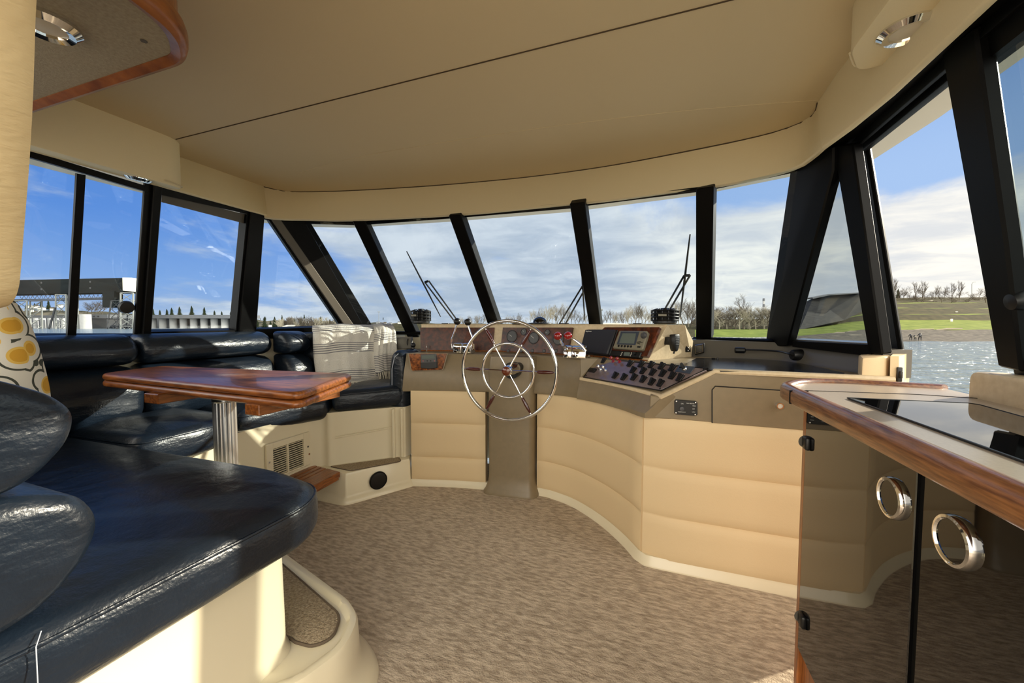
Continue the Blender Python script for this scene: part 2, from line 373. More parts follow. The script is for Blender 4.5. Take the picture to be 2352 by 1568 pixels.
# window 2: fixed light with a grey frame
w = estruct('window_2', (-2.55, 1.6, 1.05))
part('frame', w, 'frame', PW, [(370, 422), (608, 482), (608, 500), (370, 447)], [(345, 762), (548, 758), (548, 785), (345, 788)], [(567, 490), (580, 493), (549, 772), (540, 772)], t0=.015)
part('inner_frame', w, 'grey_frame', PW, [(372, 444), (582, 497), (577, 517), (371, 464)], [(567, 510), (578, 513), (548, 764), (541, 763)], t0=-.005, t1=.02)
part('post', w, 'frame', PW, [(577, 480), (609, 488), (588, 782), (547, 782)], t0=.03, t1=0, bev=.004)
pane(w, PW, [(369, 455), (575, 508), (546, 764), (345, 765)])
# window 3: raked quarter light to port
w = estruct('window_3', (-2.47, 2.2, 1.05))
part('frame', w, 'frame', PT, [(606, 488), (622, 492), (640, 512), (606, 503)], [(583, 756), (800, 750), (806, 775), (583, 778)], [(615, 502), (626, 503), (800, 755), (786, 755)], t0=.012)
part('inner_frame', w, 'grey_frame', PT, [(622, 501), (644, 503), (820, 756), (798, 757)], t0=.035, t1=0, bev=.004)
part('corner_pillar', w, 'frame', PT, [(640, 500), (712, 508), (862, 758), (814, 760)], t0=.03, t1=0, bev=.005)
pane(w, PT, [(606, 498), (620, 502), (792, 756), (584, 758)])
# windows 4-8: the windscreen
def scr(n, fp, head, gl, mull, mp, h0=-.03):
    k = V(glide(BA[n - 4], 1.03)); w = estruct('window_%d' % n, k)
    part('frame', w, 'frame', fp, head, t0=h0, t1=.03 - h0)
    if mull: part('mullion', w, 'frame', mp, mull, t0=.03, t1=.05, bev=.005)
    pane(w, fp, gl, t=-.012); return w
def mpl(i): n = (FP[i - 1][1] + FP[i][1]).normalized(); return glide(BA[i], 1.03), n
scr(4, FP[0], [(690, 500), (820, 505), (820, 517), (700, 514)], [(700, 510), (822, 512), (940, 775), (850, 775)], [(809, 508), (838, 508), (962, 775), (936, 775)], mpl(1))
scr(5, FP[1], [(815, 505), (1045, 490), (1045, 501), (830, 517)], [(825, 512), (1045, 497), (1140, 770), (945, 775)], [(1030, 495), (1058, 493), (1155, 772), (1130, 772)], mpl(2))
scr(6, FP[2], [(1045, 490), (1325, 464), (1320, 478), (1045, 501)], [(1045, 497), (1320, 472), (1370, 772), (1145, 772)], [(1308, 468), (1343, 464), (1383, 775), (1357, 775)], mpl(3))
scr(7, FP[3], [(1325, 464), (1620, 428), (1618, 439), (1330, 475)], [(1330, 470), (1620, 434), (1618, 782), (1375, 775)], [(1598, 434), (1639, 428), (1633, 785), (1598, 785)], mpl(4))
w = scr(8, FP[4], [(1620, 428), (1830, 384), (1826, 396), (1625, 438)], [(1622, 434), (1832, 388), (1775, 790), (1618, 785)], [], None, -.07)
part('corner_pillar', w, 'frame', ST, [(1816, 380), (1914, 335), (1913, 392), (1808, 795), (1756, 796)], t0=.035, t1=.01, bev=.006)
part('sill', w, 'frame', FP[4], [(1590, 777), (1775, 782), (1775, 800), (1590, 794)], t0=.03, t1=-.01)
# window 9: raked quarter light to starboard
w = estruct('window_9', (.8, 2.2, 1.0))
part('frame', w, 'frame', ST, [(1820, 783), (2000, 792), (2000, 818), (1820, 796)], t0=.02, t1=.05)
part('inner_frame', w, 'steel', ST, [(1828, 779), (1996, 788), (1996, 793), (1826, 783)], t0=.006, t1=.03)
pane(w, ST, [(1915, 380), (1940, 380), (2000, 795), (1820, 790)], 'glass_q')
# the low black sill strip at the foot of the port windscreen
bm = nb()
tube(bm, [glide((a, b - .02), 1.035) for a, b in BA[:3]], .014, 8); struct('trim_4', bm, 'frame')
# the starboard door: posts, header, track and the glazed leaf slid aft
d = estruct('door_1', (.9, 1.7, 0))
def vpost(name, y0, y1, zb, zt, dx0, dx1, m='frame', bev=.008):
    bm = nb(); f = lambda z: .9 - (z - 1) * .1875
    hexa(bm, [(f(zb) + dx0, y0, zb), (f(zb) + dx0, y1, zb), (f(zt) + dx0, y1, zt), (f(zt) + dx0, y0, zt)], [(f(zb) + dx1, y0, zb), (f(zb) + dx1, y1, zb), (f(zt) + dx1, y1, zt), (f(zt) + dx1, y0, zt)])
    if bev: bevel(bm, bev, 2)
    return obj(name, bm, m, d, 30)
part('post', d, 'frame', ST, [(1912, 335), (1958, 330), (2027, 814), (1994, 812)], t0=.02, t1=.02, bev=.005)
part('post', d, 'frame', SW, [(1948, 335), (1986, 320), (2067, 814), (2024, 814)], t0=-.03, t1=.05, bev=.008)
bm = nb(); bbox(bm, .668, .83, -.35, 2.12, 1.838, 1.9); obj('header', bm, 'frame', d, 30)
bm = nb(); bbox(bm, .735, .75, -.35, 2.05, 1.805, 1.84, .003); bbox(bm, .765, .79, -.35, 2.05, 1.795, 1.84, .003); obj('track', bm, 'frame', d, 30)
leaf = part('leaf_frame', d, 'frame', SW, [(2160, 120), (2238, 60), (2310, 560), (2345, 855), (2290, 842)], t0=.02, t1=.015, bev=.006)
bm = nb(); f = lambda z: .9 - (z - 1) * .1875
for z0, z1 in ((.97, 1.03), (1.76, 1.82)):
    hexa(bm, [(f(z0) - .0, -.35, z0), (f(z0), 1.4, z0), (f(z1), 1.4, z1), (f(z1), -.35, z1)], [(f(z0) + .04, -.35, z0), (f(z0) + .04, 1.4, z0), (f(z1) + .04, 1.4, z1), (f(z1) + .04, -.35, z1)])
obj('leaf_rail', bm, 'frame', d, 30)
bm = nb(); hexa(bm, [(f(1.0) + .015, -.35, 1.0), (f(1.0) + .015, 1.4, 1.0), (f(1.8) + .015, 1.4, 1.8), (f(1.8) + .015, -.35, 1.8)], [(f(1.0) + .02, -.35, 1.0), (f(1.0) + .02, 1.4, 1.0), (f(1.8) + .02, 1.4, 1.8), (f(1.8) + .02, -.35, 1.8)])
obj('leaf_pane', bm, 'glass_t', d, 0)
bm = nb(); c = atp(2345, 690, SW); lathe(bm, [(0, -.02), (.02, -.02), (.026, 0), (.02, .02), (0, .024)], frame_m(c, SW[1])); obj('latch', bm, 'black', d)
bm = nb(); lathe(bm, [(0, .004), (.009, .004), (.009, 0)], frame_m(atp(2303, 830, (SW[0] + SW[1] * .003, SW[1])), SW[1]), 12); obj('screw', bm, 'steel', d)
bm = nb()                                                            # cream foot of the forward door post
hexa(bm, [(.765, 1.845, 0), (.765, 1.845, .985), (.80, 1.96, .99), (.80, 1.96, 0)], [(.855, 1.845, 0), (.838, 1.845, .99), (.92, 1.97, 1.0), (.94, 1.97, 0)]); bevel(bm, .008)
obj('post_foot', bm, 'cream', d, 40)
bm = nb(); hexa(bm, [(.862, 1.835, 0), (.845, 1.835, .995), (.9, 1.93, 1.0), (.92, 1.93, 0)], [(.885, 1.83, 0), (.868, 1.83, .995), (.94, 1.93, 1.0), (.96, 1.93, 0)]); bbox(bm, .885, .96, 1.815, 1.85, 0, .88); obj('jamb', bm, 'cream', d, 30)  # includes an added hidden box that trims the sun patch on the floor
bm = nb(); bbox(bm, .862, .878, 1.822, 1.832, .9, .955, .003); bbox(bm, .866, .874, 1.812, 1.824, .915, .94, .002); obj('strike_plate', bm, 'black', d, 30)
bm = nb(); bbox(bm, .84, 1.0, 1.4, 1.95, -.04, .03, .005); obj('threshold', bm, 'white', d, 30)
# soffit boxes with their lamps
bm = nb(); pr = rpoly([(-2.45, -.35), (-2.45, 1.33), (-2.21, 1.29), (-2.21, -.35)], [0, .02, .1, 0], 6)
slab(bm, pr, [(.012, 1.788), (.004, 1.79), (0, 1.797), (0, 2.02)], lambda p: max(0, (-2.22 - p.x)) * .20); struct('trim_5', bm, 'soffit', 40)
bm = nb(); tube(bm, [glide(p, 1.803 + max(0, (-2.22 - p.x)) * .20) for p in inset(pr, -.003)[8:-1]], .004, 6); struct('trim_6', bm, 'valance')
bm = nb(); pr = rpoly([(.75, -.35), (.52, -.35), (.52, 1.40), (.585, 1.52), (.67, 1.5), (.75, 1.30)], [0, 0, .03, .04, .05, 0], 5)
slab(bm, pr, [(.012, 1.893), (.004, 1.895), (0, 1.902), (0, 2.02)]); struct('trim_7', bm, 'valance', 40)
bm = nb(); tube(bm, [glide(p, 1.908) for p in inset(pr, -.003)[7:-1]], .004, 6); struct('trim_8', bm, 'valance')
def puck(name, c, label, r=.055, tilt=0):  # small recessed lights in the soffits and locker underside
    c = V(c); t = thing(name, label, 'ceiling light', c); PM = Matrix.Translation(c) @ Matrix.Rotation(tilt, 4, 'Y')
    bm = nb(); lathe(bm, [(.55 * r, -.004), (.6 * r, -.012), (.8 * r, -.016), (r, -.006), (r, .002)], PM, 32); obj('trim_ring', bm, 'chrome', t)
    bm = nb(); lathe(bm, [(0, -.010), (.3 * r, -.0095), (.57 * r, -.007), (.57 * r, 0)], PM, 32); obj('lens', bm, 'lens', t)
puck('recessed_light', atz(318, 407, 1.800), 'small round recessed light under the cream soffit above the left side windows', .05, math.atan(.2))
puck('recessed_light', atz(2085, 65, 1.894), 'chrome ringed round light under the cream soffit above the open side door', .062)
# ================================================================ helm console
con = thing('helm_console', 'curved taupe helm console with padded cream lower panels below the windscreen', 'console', (-.85, 2.4, 0))
FC = [(-1.548, 2.212), (-1.30, 2.285), (-1.05, 2.333), (-.685, 2.375), (-.53, 2.345), (-.395, 2.277), (-.235, 2.14), (-.105, 1.985), (-.03, 1.866)]
FCs = [p.to_2d() for p in smooth_path([V((a, b, 0)) for a, b in FC], 5)]
def sub(P, x0, x1):
    o = [p for p in P if x0 - 1e-6 <= p.x <= x1 + 1e-6]
    def at(x):
        for a, b in zip(P, P[1:]):
            if a.x <= x <= b.x: return a.lerp(b, (x - a.x) / max(1e-9, b.x - a.x))
    if o[0].x - x0 > 1e-4 and at(x0): o.insert(0, at(x0))
    if x1 - o[-1].x > 1e-4 and at(x1): o.append(at(x1))
    return o
def nrm2(P):
    o = []
    for i in range(len(P)):
        t = P[min(i + 1, len(P) - 1)] - P[max(i - 1, 0)]; t.normalize(); o.append(V((t.y, -t.x)))   # towards the viewer for x-increasing paths
    return o
def padded(name, P, zs, ztop=None, m='cream', bul=.016, back=.05):   # quilted upholstery: a fold at every height in zs
    bm = nb(); N = nrm2(P); P2 = resample(P, max(8, len(P))); N = nrm2(P2); rings = []
    prof = []
    for a, b in zip(zs, zs[1:]):
        for k in range(10):
            t = k / 10; prof.append((a + (b - a) * (.5 - .5 * math.cos(math.pi * t)), bul * (1 - abs(2 * (.5 - .5 * math.cos(math.pi * t)) - 1) ** 6)))
    prof.append((zs[-1], 0))
    for i, (p, n) in enumerate(zip(P2, N)):
        e = min(1, min(i, len(P2) - 1 - i) / 1.5 + .2)
        r = [V((p.x + n.x * o * e, p.y + n.y * o * e, z + ((ztop(i / (len(P2) - 1)) if ztop else 0) * z / zs[-1]))) for z, o in prof]
        r += [V((p.x - n.x * back, p.y - n.y * back, r[-1].z)), V((p.x - n.x * back, p.y - n.y * back, r[0].z))]
        rings.append(r)
    ring_skin(bm, rings); return obj(name, bm, m, con, 50)
padded('lower_panel', sub(FCs, -1.545, -1.04), [.03, .195, .43, .655])
padded('lower_panel', sub(FCs, -.69, -.03), [.03, .22, .44, .665], lambda t: .02 * t)
padded('lower_panel', [V((-.025, 1.862)), V((.0, 1.845)), V((.05, 1.84)), V((.3, 1.84)), V((.6, 1.84)), V((.84, 1.84))], [.03, .235, .455, .69])
# cove along the floor
bm = nb(); P = resample(FCs + [V((0, 1.845)), V((.84, 1.838))], 60); N = nrm2(P)
ring_skin(bm, [[V((p.x + n.x * a, p.y + n.y * a, z)) for a, z in ((.03, 0), (.03, .008), (.012, .03), (.008, .042), (-.02, .042), (-.02, 0))] for p, n in zip(P, N)]); obj('kick_trim', bm, 'white', con, 50)
# body: taupe shell between the padded panels and the ledge
LE = [(-1.60, 2.25), (-1.40, 2.325), (-1.2, 2.385), (-.95, 2.435), (-.7, 2.435), (-.52, 2.39), (-.40, 2.315)]
LEs = [p.to_2d() for p in smooth_path([V((a, b, 0)) for a, b in LE], 5)]
LO = [(-1.60, 2.20), (-1.40, 2.265), (-1.2, 2.31), (-.95, 2.345), (-.7, 2.355), (-.52, 2.33), (-.40, 2.27)]
LOs = [p.to_2d() for p in smooth_path([V((a, b, 0)) for a, b in LO], 5)]
BACK = 2.72
bm = nb(); rings = []
n = 40; A = resample(LOs, n); B = resample(LEs, n)
for i in range(n):
    a, b = A[i], B[i]; zb = .645 + .02 * i / n
    rings.append([V((a.x, a.y + .03, zb)), V((a.x, a.y, zb + .004)), V((a.x, a.y - .004, zb + .02)), V(((a.x + b.x) / 2, (a.y + b.y) / 2 - .01, .78)), V((b.x, b.y - .004, .892)), V((b.x, b.y + .004, .902)), V((b.x, b.y + .014, .905)), V((b.x, BACK, .905)), V((b.x, BACK, zb))])
ring_skin(bm, rings); obj('body', bm, 'taupe', con, 40)
# starboard half of the body: sloping recess for the switches, then the chart desk
sBL, sTL, sTR, sBR = V((-.395, 2.285, .79)), V((-.30, 2.345, .905)), V((.262, 1.855, .915)), V((.05, 1.842, .79))
cornL, cornR = V((-.40, 2.315, .905)), V((-.0, 1.85, .68))
mids = [V((p.x, p.y, 0)) for p in sub(FCs, -.395, -.03)]
k = 14; low = resample([V((-.40, 2.27))] + [p for p in sub(FCs, -.385, -.03)] + [V((-.005, 1.838))], k)
bm = nb(); rings = []; QL = []
for i in range(k):
    t = i / (k - 1); p = low[i]; q = sBL.lerp(sBR, t); n_ = nrm2(low)[i]
    bow = .035 * math.sin(math.pi * t)
    q = V((q.x - n_.x * bow, q.y - n_.y * bow, q.z)); QL.append(q); zb = .668 + .02 * t; f = V((p.x + n_.x * .022, p.y + n_.y * .022, zb)); top = sTL.lerp(sTR, t)
    rings.append([V((p.x - n_.x * .05, p.y - n_.y * .05, zb)), f, f + V((0, 0, .02)), f.lerp(q, .5) + V((n_.x, n_.y, 0)) * .006, q + V((n_.x * .006, n_.y * .006, -.008)), q, top, V((top.x - n_.x * .2, top.y - n_.y * .2, top.z)), V((top.x - n_.x * .2, top.y - n_.y * .2, zb))])
ring_skin(bm, rings); obj('switch_bay', bm, 'taupe', con, 40)
bm = nb(); hexa(bm, [sBL, cornL, sTL, V((-.36, 2.40, .8))], [p + V((-.012, .012, 0)) for p in (sBL, cornL, sTL, V((-.36, 2.40, .8)))]); obj('recess_cheek', bm, 'taupe', con, 0)
# front face of the desk
bm = nb(); YF = 1.838
fp = [(-.005, .688), (.85, .69), (.85, .905), (.262, .905), (.055, .785), (-.0, .79)]
prism(bm, [V((x, YF, z)) for x, z in fp], (0, .05, 0)); bevel(bm, .004, 1, 60); obj('desk_front', bm, 'taupe', con, 30)
bm = nb(); lip = [p + V((-.003, -.003, 0)) for p in QL[:-1]] + [sBR + V((-.004, -.006, 0)), sTR + V((0, -.006, -.002)), V((.77, 1.82, .913)), V((.85, 1.815, .913))]
ring_skin(bm, [[p + V((0, a, b)) for a, b in ((-.008, -.012), (-.012, -.004), (-.008, .004), (.0, .007), (.03, .006), (.03, -.014))] for p in lip]); obj('desk_lip', bm, 'beige', con, 50)
bm = nb(); prism(bm, [V(p) for p in [(-.30, 2.345, .905), (.262, 1.85, .912), (.84, 1.83, .912), (.86, 2.0, .912), (.70, 2.52, .912), (.3, 2.70, .912), (-.3, 2.75, .905)]], (0, 0, -.03)); obj('desk_top', bm, 'taupe', con, 30)
bm = nb(); prism(bm, [atz(x, y, .9155) for x, y in [(1600, 822), (1775, 823), (1835, 833), (1940, 856), (1930, 862), (1655, 851), (1560, 842)]], (0, 0, -.006)); obj('chart_mat', bm, 'desk', con, 0)
dr = [atp(x, y, (V((0, YF - .004, 0)), V((0, -1, 0)))) for x, y in [(1636, 971), (1636, 895), (1643, 887), (1834, 899), (1870, 902), (1870, 992), (1834, 987)]]
bm = nb(); prism(bm, dr, (0, .02, 0)); bevel(bm, .0025, 1, 60); dw = obj('drawer', bm, 'taupe', con, 30)
bm = nb(); cz = [V((p.x, YF - .0015, p.z)) for p in dr]; cc = sum(cz, V()) / len(cz); tube(bm, [p for p in cz[:5]], .0028, 6); obj('drawer_gap', bm, 'black', con, 30)
bm = nb(); lathe(bm, [(0, .012), (.008, .012), (.0095, .014), (.0125, .014), (.0155, .006), (.0165, 0)], frame_m(aty(1790, 931, YF - .004), (0, -1, 0)), 28); obj('knob', bm, 'chrome', dw)
bm = nb(); lathe(bm, [(0, .0135), (.009, .0125)], frame_m(aty(1790, 931, YF - .004), (0, -1, 0)), 28); obj('knob_face', bm, 'lens', dw)
# up-stand behind the desk
bm = nb(); US = [(-.1, 2.70), (.30, 2.62), (.62, 2.48), (.70, 2.38), (.80, 2.05), (.835, 1.90)]
P = [p.to_2d() for p in smooth_path([V((a, b, 0)) for a, b in US], 4)]; N = nrm2(P)
ring_skin(bm, [[V((p.x + n.x * a, p.y + n.y * a, z)) for a, z in ((.028, .905), (.01, .915), (.0, .93), (-.02, 1.0), (-.03, 1.012), (-.12, 1.016), (-.12, .905))] for p, n in zip(P, N)]); obj('upstand', bm, 'shelf', con, 45)
# shelf and small locker left of the dash
bm = nb(); prism(bm, [V(p) for p in [(-1.60, 2.26, .905), (-1.62, 2.55, .905), (-1.66, 2.74, .905), (-1.92, 2.70, .905), (-1.72, 2.50, .905), (-1.66, 2.3, .905)]], (0, 0, -.03)); obj('side_shelf', bm, 'shelf', con, 0)
bm = nb(); q = [aty(x, y, Y) for x, y, Y in [(906, 775, 2.64), (944, 773, 2.66), (944, 800, 2.62), (906, 802, 2.60)]]; prism(bm, q, (0, .03, 0)); bevel(bm, .004, 1); lk = obj('locker_front', bm, 'shelf', con, 30)
bm = nb(); tube(bm, [aty(937, 778, 2.645), aty(935, 784, 2.63), aty(935, 788, 2.63), aty(937, 794, 2.63)], .004, 6); obj('latch', bm, 'black', lk)
# dash box: three burl faces, divider posts, sunlit end
dT = 1.108
b0, b1, b2, b3, b4 = V((-1.64, 2.50, .9)), V((-1.04, 2.66, .9)), V((-.365, 2.47, .9)), V((-.02, 2.26, .9)), V((.235, 2.60, .905))
t0_, t1_, t2_ = V((-1.655, 2.52, dT)), V((-1.05, 2.69, dT)), V((-.36, 2.52, dT))
t3_ = aty(1533, 748.5, 2.35); t3_.z = dT; t4_ = aty(1573, 748.5, 2.42); t4_.z = dT
bm = nb()
lo = [b0, b1, b2, b3, b4, V((.24, 2.74, .905)), V((-1.66, 2.78, .9))]; hi = [t0_, t1_, t2_, t3_, t4_, V((.10, 2.70, dT)), V((-1.66, 2.76, dT))]
m4 = aty(1592, 783, 2.59)
A = [bm.verts.new(p) for p in lo]; B = [bm.verts.new(p) for p in hi]; mm_ = bm.verts.new(m4)
bm.faces.new(A); bm.faces.new(B[::-1])
for i in range(7):
    j = (i + 1) % 7
    if i == 3: bm.faces.new((A[3], A[4], mm_, B[4], B[3]))
    elif i == 4: bm.faces.new((A[4], A[5], B[5], B[4], mm_))
    else: bm.faces.new((A[i], A[j], B[j], B[i]))
obj('dash', bm, 'beige', con, 0)
bm = nb(); ring_skin(bm, [[p + V((0, a, b)) for a, b in ((-.004, -.004), (-.006, 0), (-.004, .002), (.04, .002), (.04, -.004))] for p in (t0_, t1_, t2_, t3_)]); obj('dash_rim', bm, 'beige', con, 40)
DL, DM, DR = plane(b0, b1, (t0_ + t1_) / 2), plane(b1, b2, (t1_ + t2_) / 2), plane(b2, b3, (t2_ + t3_) / 2)
DE = plane(b3, b4, t3_)
def dpart(name, m, pl, px, t=.006, par=con, bev=0):
    bm = nb(); pxprism(bm, px, pl, t, .004)
    if bev: bevel(bm, bev, 1, 60)
    return obj(name, bm, m, par, 30)
dpart('burl_panel', 'burl', DL, [(965, 752), (1136, 752), (1132, 804), (966, 806)])
dpart('burl_panel', 'burl', DM, [(1155, 752), (1315, 752), (1303, 812), (1149, 806)], .016)
dpart('burl_panel', 'burl', DR, [(1338, 751.5), (1514, 751), (1486, 818), (1322, 812)], .022)
for P in ([(-1.64, 2.49), (-1.35, 2.57), (-1.04, 2.648)], [(-1.04, 2.648), (-.7, 2.57), (-.4, 2.475)], [(-.365, 2.458), (-.2, 2.36), (-.02, 2.248)]):
    bm = nb(); tube(bm, [V((a, b, .909)) for a, b in P], .005, 6); obj('burl_edge', bm, 'teak', con)
for a, b in ((1017, 1032), (1178, 1200), (1286, 1306), (1454, 1474)):
    pl = (V((0, 2.6, dT + .006)), V((0, 0, 1))); p = aty(a, 744, 2.62); q = aty(b, 744, 2.62); bm = nb()
    bbox(bm, p.x, q.x, 2.60, 2.64, dT, dT + .010, .003); obj('defrost_vent', bm, 'black', con, 30)
# gauges
def gauge(px, py, r, pl, par=con):
    c = atp(px, py, (pl[0] + pl[1] * .018, pl[1])); mx = frame_m(c, pl[1]); r = r * dep(c) / F
    bm = nb(); lathe(bm, [(0, .001), (r * .86, .001), (r * .86, 0)], mx, 28); g = obj('gauge', bm, 'dial', par)
    bm = nb(); lathe(bm, [(r * .84, .002), (r * .88, .006), (r, .004), (r * 1.02, -.002)], mx, 28); obj('gauge_rim', bm, 'mid', g)
    bm = nb()
    for k in range(9):
        t = R(-210 + 30 * k); u = V((math.cos(-t), math.sin(-t), 0)); box(bm, (0, 0, 0), (r * .14, r * .035, .0006), mx @ Matrix.Translation(u * r * .68 + V((0, 0, .0016))) @ Matrix.Rotation(-t, 4, 'Z'))
    t = R(120 + px % 60); box(bm, (r * .3, 0, 0), (r * .7, r * .05, .0006), mx @ Matrix.Translation(V((0, 0, .002))) @ Matrix.Rotation(t, 4, 'Z'))
    obj('gauge_marks', bm, 'mark', g, 0)
for a in ((1175.5, 772, 14.5), (1203, 762, 8), (1225.5, 776, 14), (1257, 763, 7), (1282, 778, 14.5)): gauge(*a, DM)
for px in (1167, 1197, 1223, 1250, 1277):
    c = atp(px, 805.5, (DM[0] + DM[1] * .017, DM[1])); bm = nb(); lathe(bm, [(0, .004), (.009, .004), (.013, .001), (.013, 0)], frame_m(c, DM[1]), 16); obj('dash_button', bm, 'mid', con)
# column under the wheel
bm = nb(); cp = rpoly([(-1.0, 2.28), (-.705, 2.305), (-.70, 2.5), (-1.0, 2.48)], [.03, .03, 0, 0], 4)
slab(bm, cp, [(-.035, 0), (-.035, .012), (-.02, .035), (-.006, .07), (0, .12), (0, .78), (.004, .86), (.012, .9)]); obj('column', bm, 'taupe', con, 40)
# instrument plate at the port end
AP = plane((-1.57, 2.225, .80), (-1.30, 2.32, .80), (-1.56, 2.235, .90))
pl2 = [(939, 812), (1026, 812), (1017, 846), (1014, 849), (948, 851), (945, 848)]
dpart('instrument_plate', 'burl_light', AP, pl2, .012, con, .002)
pm = [(x + (982 - x) * -.06, y + (830 - y) * -.06) for x, y in pl2]; dpart('plate_surround', 'taupe', AP, pm, .008, con)
t = thing('autopilot_head', 'small dark instrument with pale display on the burl plate beside the settee arm', 'instrument', atp(984, 829, AP))
dpart('case', 'black', AP, [(966, 815), (1001, 813), (1004, 833), (1004, 845), (985, 847), (966, 845)], .035, t, .003)
dpart('fascia', 'mid', AP, [(966, 814), (1001, 812.5), (1003, 831.5), (967, 833)], .037, t, .001)
dpart('display', 'screen', AP, [(968.5, 816), (998, 815), (999, 823), (969.5, 824)], .039, t)
for k, px in enumerate((972, 981, 989, 998)):
    bm = nb(); lathe(bm, [(0, .003), (.004, .003), (.005, 0)], frame_m(atp(px, 828.5, (AP[0] + AP[1] * .037, AP[1])), AP[1]), 12); obj('key', bm, mat('pink_key', (150, 92, 92), .5) if k in (0, 3) else 'black', t)
# heater control plate
HP = (V((0, YF - .004, 0)), V((0, -1, 0)))
t = thing('heater_control', 'black control plate with a dial and white lettering left of the desk drawer', 'control panel', aty(1575, 937, YF))
dpart('plate', 'black', HP, [(1549, 921), (1552, 917.5), (1598, 921), (1602, 925), (1602, 952), (1598, 955), (1552, 951.5), (1549, 948)], .006, t, .001)
def hpt(x, y, t_=.0066): return atp(x, y, (HP[0] + HP[1] * t_, HP[1]))
for q in ((1554, 921.5), (1598, 924.5), (1553, 948), (1597, 952)):
    bm = nb(); lathe(bm, [(0, .0015), (.003, .0012), (.0035, 0)], frame_m(hpt(*q), (0, -1, 0)), 10); obj('screw', bm, 'chrome', t)
bm = nb(); lathe(bm, [(0, .011), (.009, .010), (.011, 0)], frame_m(hpt(1566, 938), (0, -1, 0)), 20); box(bm, (.004, 0, .0115), (.008, .0014, .001), frame_m(hpt(1566, 938), (0, -1, 0))); obj('dial', bm, 'mid', t)
bm = nb()
LT = []
for s, q, sz in (('ON', (1567, 927), .006), ('FAN HEATER', (1586, 926.5), .0055), ('HIGH', (1594.5, 932), .0055), ('OFF', (1593, 939), .0055), ('LOW', (1593, 946), .0055), ('THERMOSTAT', (1566, 946), .005)):
    bm = nb(); text(bm, s, frame_m(hpt(*q), (0, -1, 0)), sz); obj('lettering', bm, 'mark', t, 0)
# fittings on the sunlit end of the dash
bm = nb(); pxprism(bm, [(1576, 795), (1587, 793), (1587, 808), (1577, 809)], DE, .008, .004); bevel(bm, .002, 1); so = tag(obj('socket', bm, 'black', None, 30), 'small black socket on the sunlit end of the dash', 'socket')
bm = nb(); lathe(bm, [(0, .003), (.004, .003), (.006, 0)], frame_m(atp(1582, 798, (DE[0] + DE[1] * .009, DE[1])), DE[1]), 12); lathe(bm, [(0, .003), (.003, .003), (.005, 0)], frame_m(atp(1581, 805, (DE[0] + DE[1] * .009, DE[1])), DE[1]), 12); obj('contact', bm, 'chrome', so)
t = thing('outlet_box', 'black framed outlet box on the chart desk beside the dash end', 'outlet', aty(1606, 812, 2.52))
q0 = [aty(x, y, Y) for x, y, Y in [(1595, 791, 2.62), (1617, 788, 2.56), (1618, 810, 2.54), (1596, 815, 2.6)]]
bm = nb(); prism(bm, q0, (.01, .05, 0)); bevel(bm, .003, 1); obj('case', bm, 'black', t, 30)
bm = nb(); c = sum(q0, V()) / 4; n_ = (q0[1] - q0[0]).cross(q0[3] - q0[0]).normalized(); n_ = n_ if n_.y < 0 else -n_
prism(bm, [c + (p - c) * .62 + n_ * .003 for p in q0], n_ * -.002); obj('cover', bm, 'mid', t, 0)
bm = nb(); tube(bm, [c + (p - c) * .78 + n_ * .003 for p in q0], .0018, 6, True); obj('rim', bm, 'chrome', t)
# ---------------------------------------------------------------- steering wheel
HC = aty(1166.5, 851, 2.10); sc_ = dep(HC) / F; RO_, RI_ = 114.5 * sc_, 62.5 * sc_
t = thing('steering_wheel', 'polished steel ship wheel with two rims and six dark wooden grips', 'steering wheel', HC)
AX = V((0, -1, 0)); WX, WZ = V((1, 0, 0)), V((0, 0, 1))
def circ(r, y=0): return [HC + WX * r * math.cos(2 * math.pi * i / 72) + WZ * r * math.sin(2 * math.pi * i / 72) + V((0, y, 0)) for i in range(72)]
bm = nb(); tube(bm, circ(RO_), .0105, 12, True); obj('outer_rim', bm, 'chrome', t)
bm = nb(); tube(bm, circ(RI_), .0085, 12, True); obj('inner_rim', bm, 'chrome', t)
for k in range(6):
    a = R(60 * k); u = WX * math.cos(a) + WZ * math.sin(a)
    bm = nb(); tube(bm, [HC + u * .02, HC + u * (RI_ + .012)], .0042, 8); tube(bm, [HC + u * RI_, HC + u * RO_], .0032, 8); sp = obj('spoke', bm, 'chrome', t)
    g0, g1 = RI_ + .018, RO_ - .016; L = g1 - g0
    bm = nb(); tube(bm, [HC + u * (g0 + L * q) for q in (0, .03, .12, .45, .75, .93, 1)], [.004, .008, .0098, .0112, .0095, .0072, .004], 14); obj('grip', bm, 'mahog', sp)
m = frame_m(HC + AX * .012, AX)
bm = nb(); lathe(bm, [(0, -.14), (.034, -.14), (.034, -.07), (.031, -.03), (.030, .012), (.026, .018), (0, .018)], m, 28); hb = obj('hub', bm, 'chrome', t)
bm = nb(); lathe(bm, [(0, .024), (.018, .023), (.027, .017), (.027, .01)], m, 28); obj('hub_cap', bm, mat('cap_wood', (96, 40, 18), .2, coat=.7), hb)
bm = nb(); lathe(bm, [(0, 0), (.052, 0), (.052, -.05), (.046, -.09), (0, -.09)], frame_m(aty(1174, 851, 2.235), AX), 28); obj('shaft_housing', bm, 'black', t)
bm = nb(); tube(bm, [HC + V((0, .1, 0)), HC + V((0, .3, 0))], .03, 16); obj('shaft', bm, 'black', t)
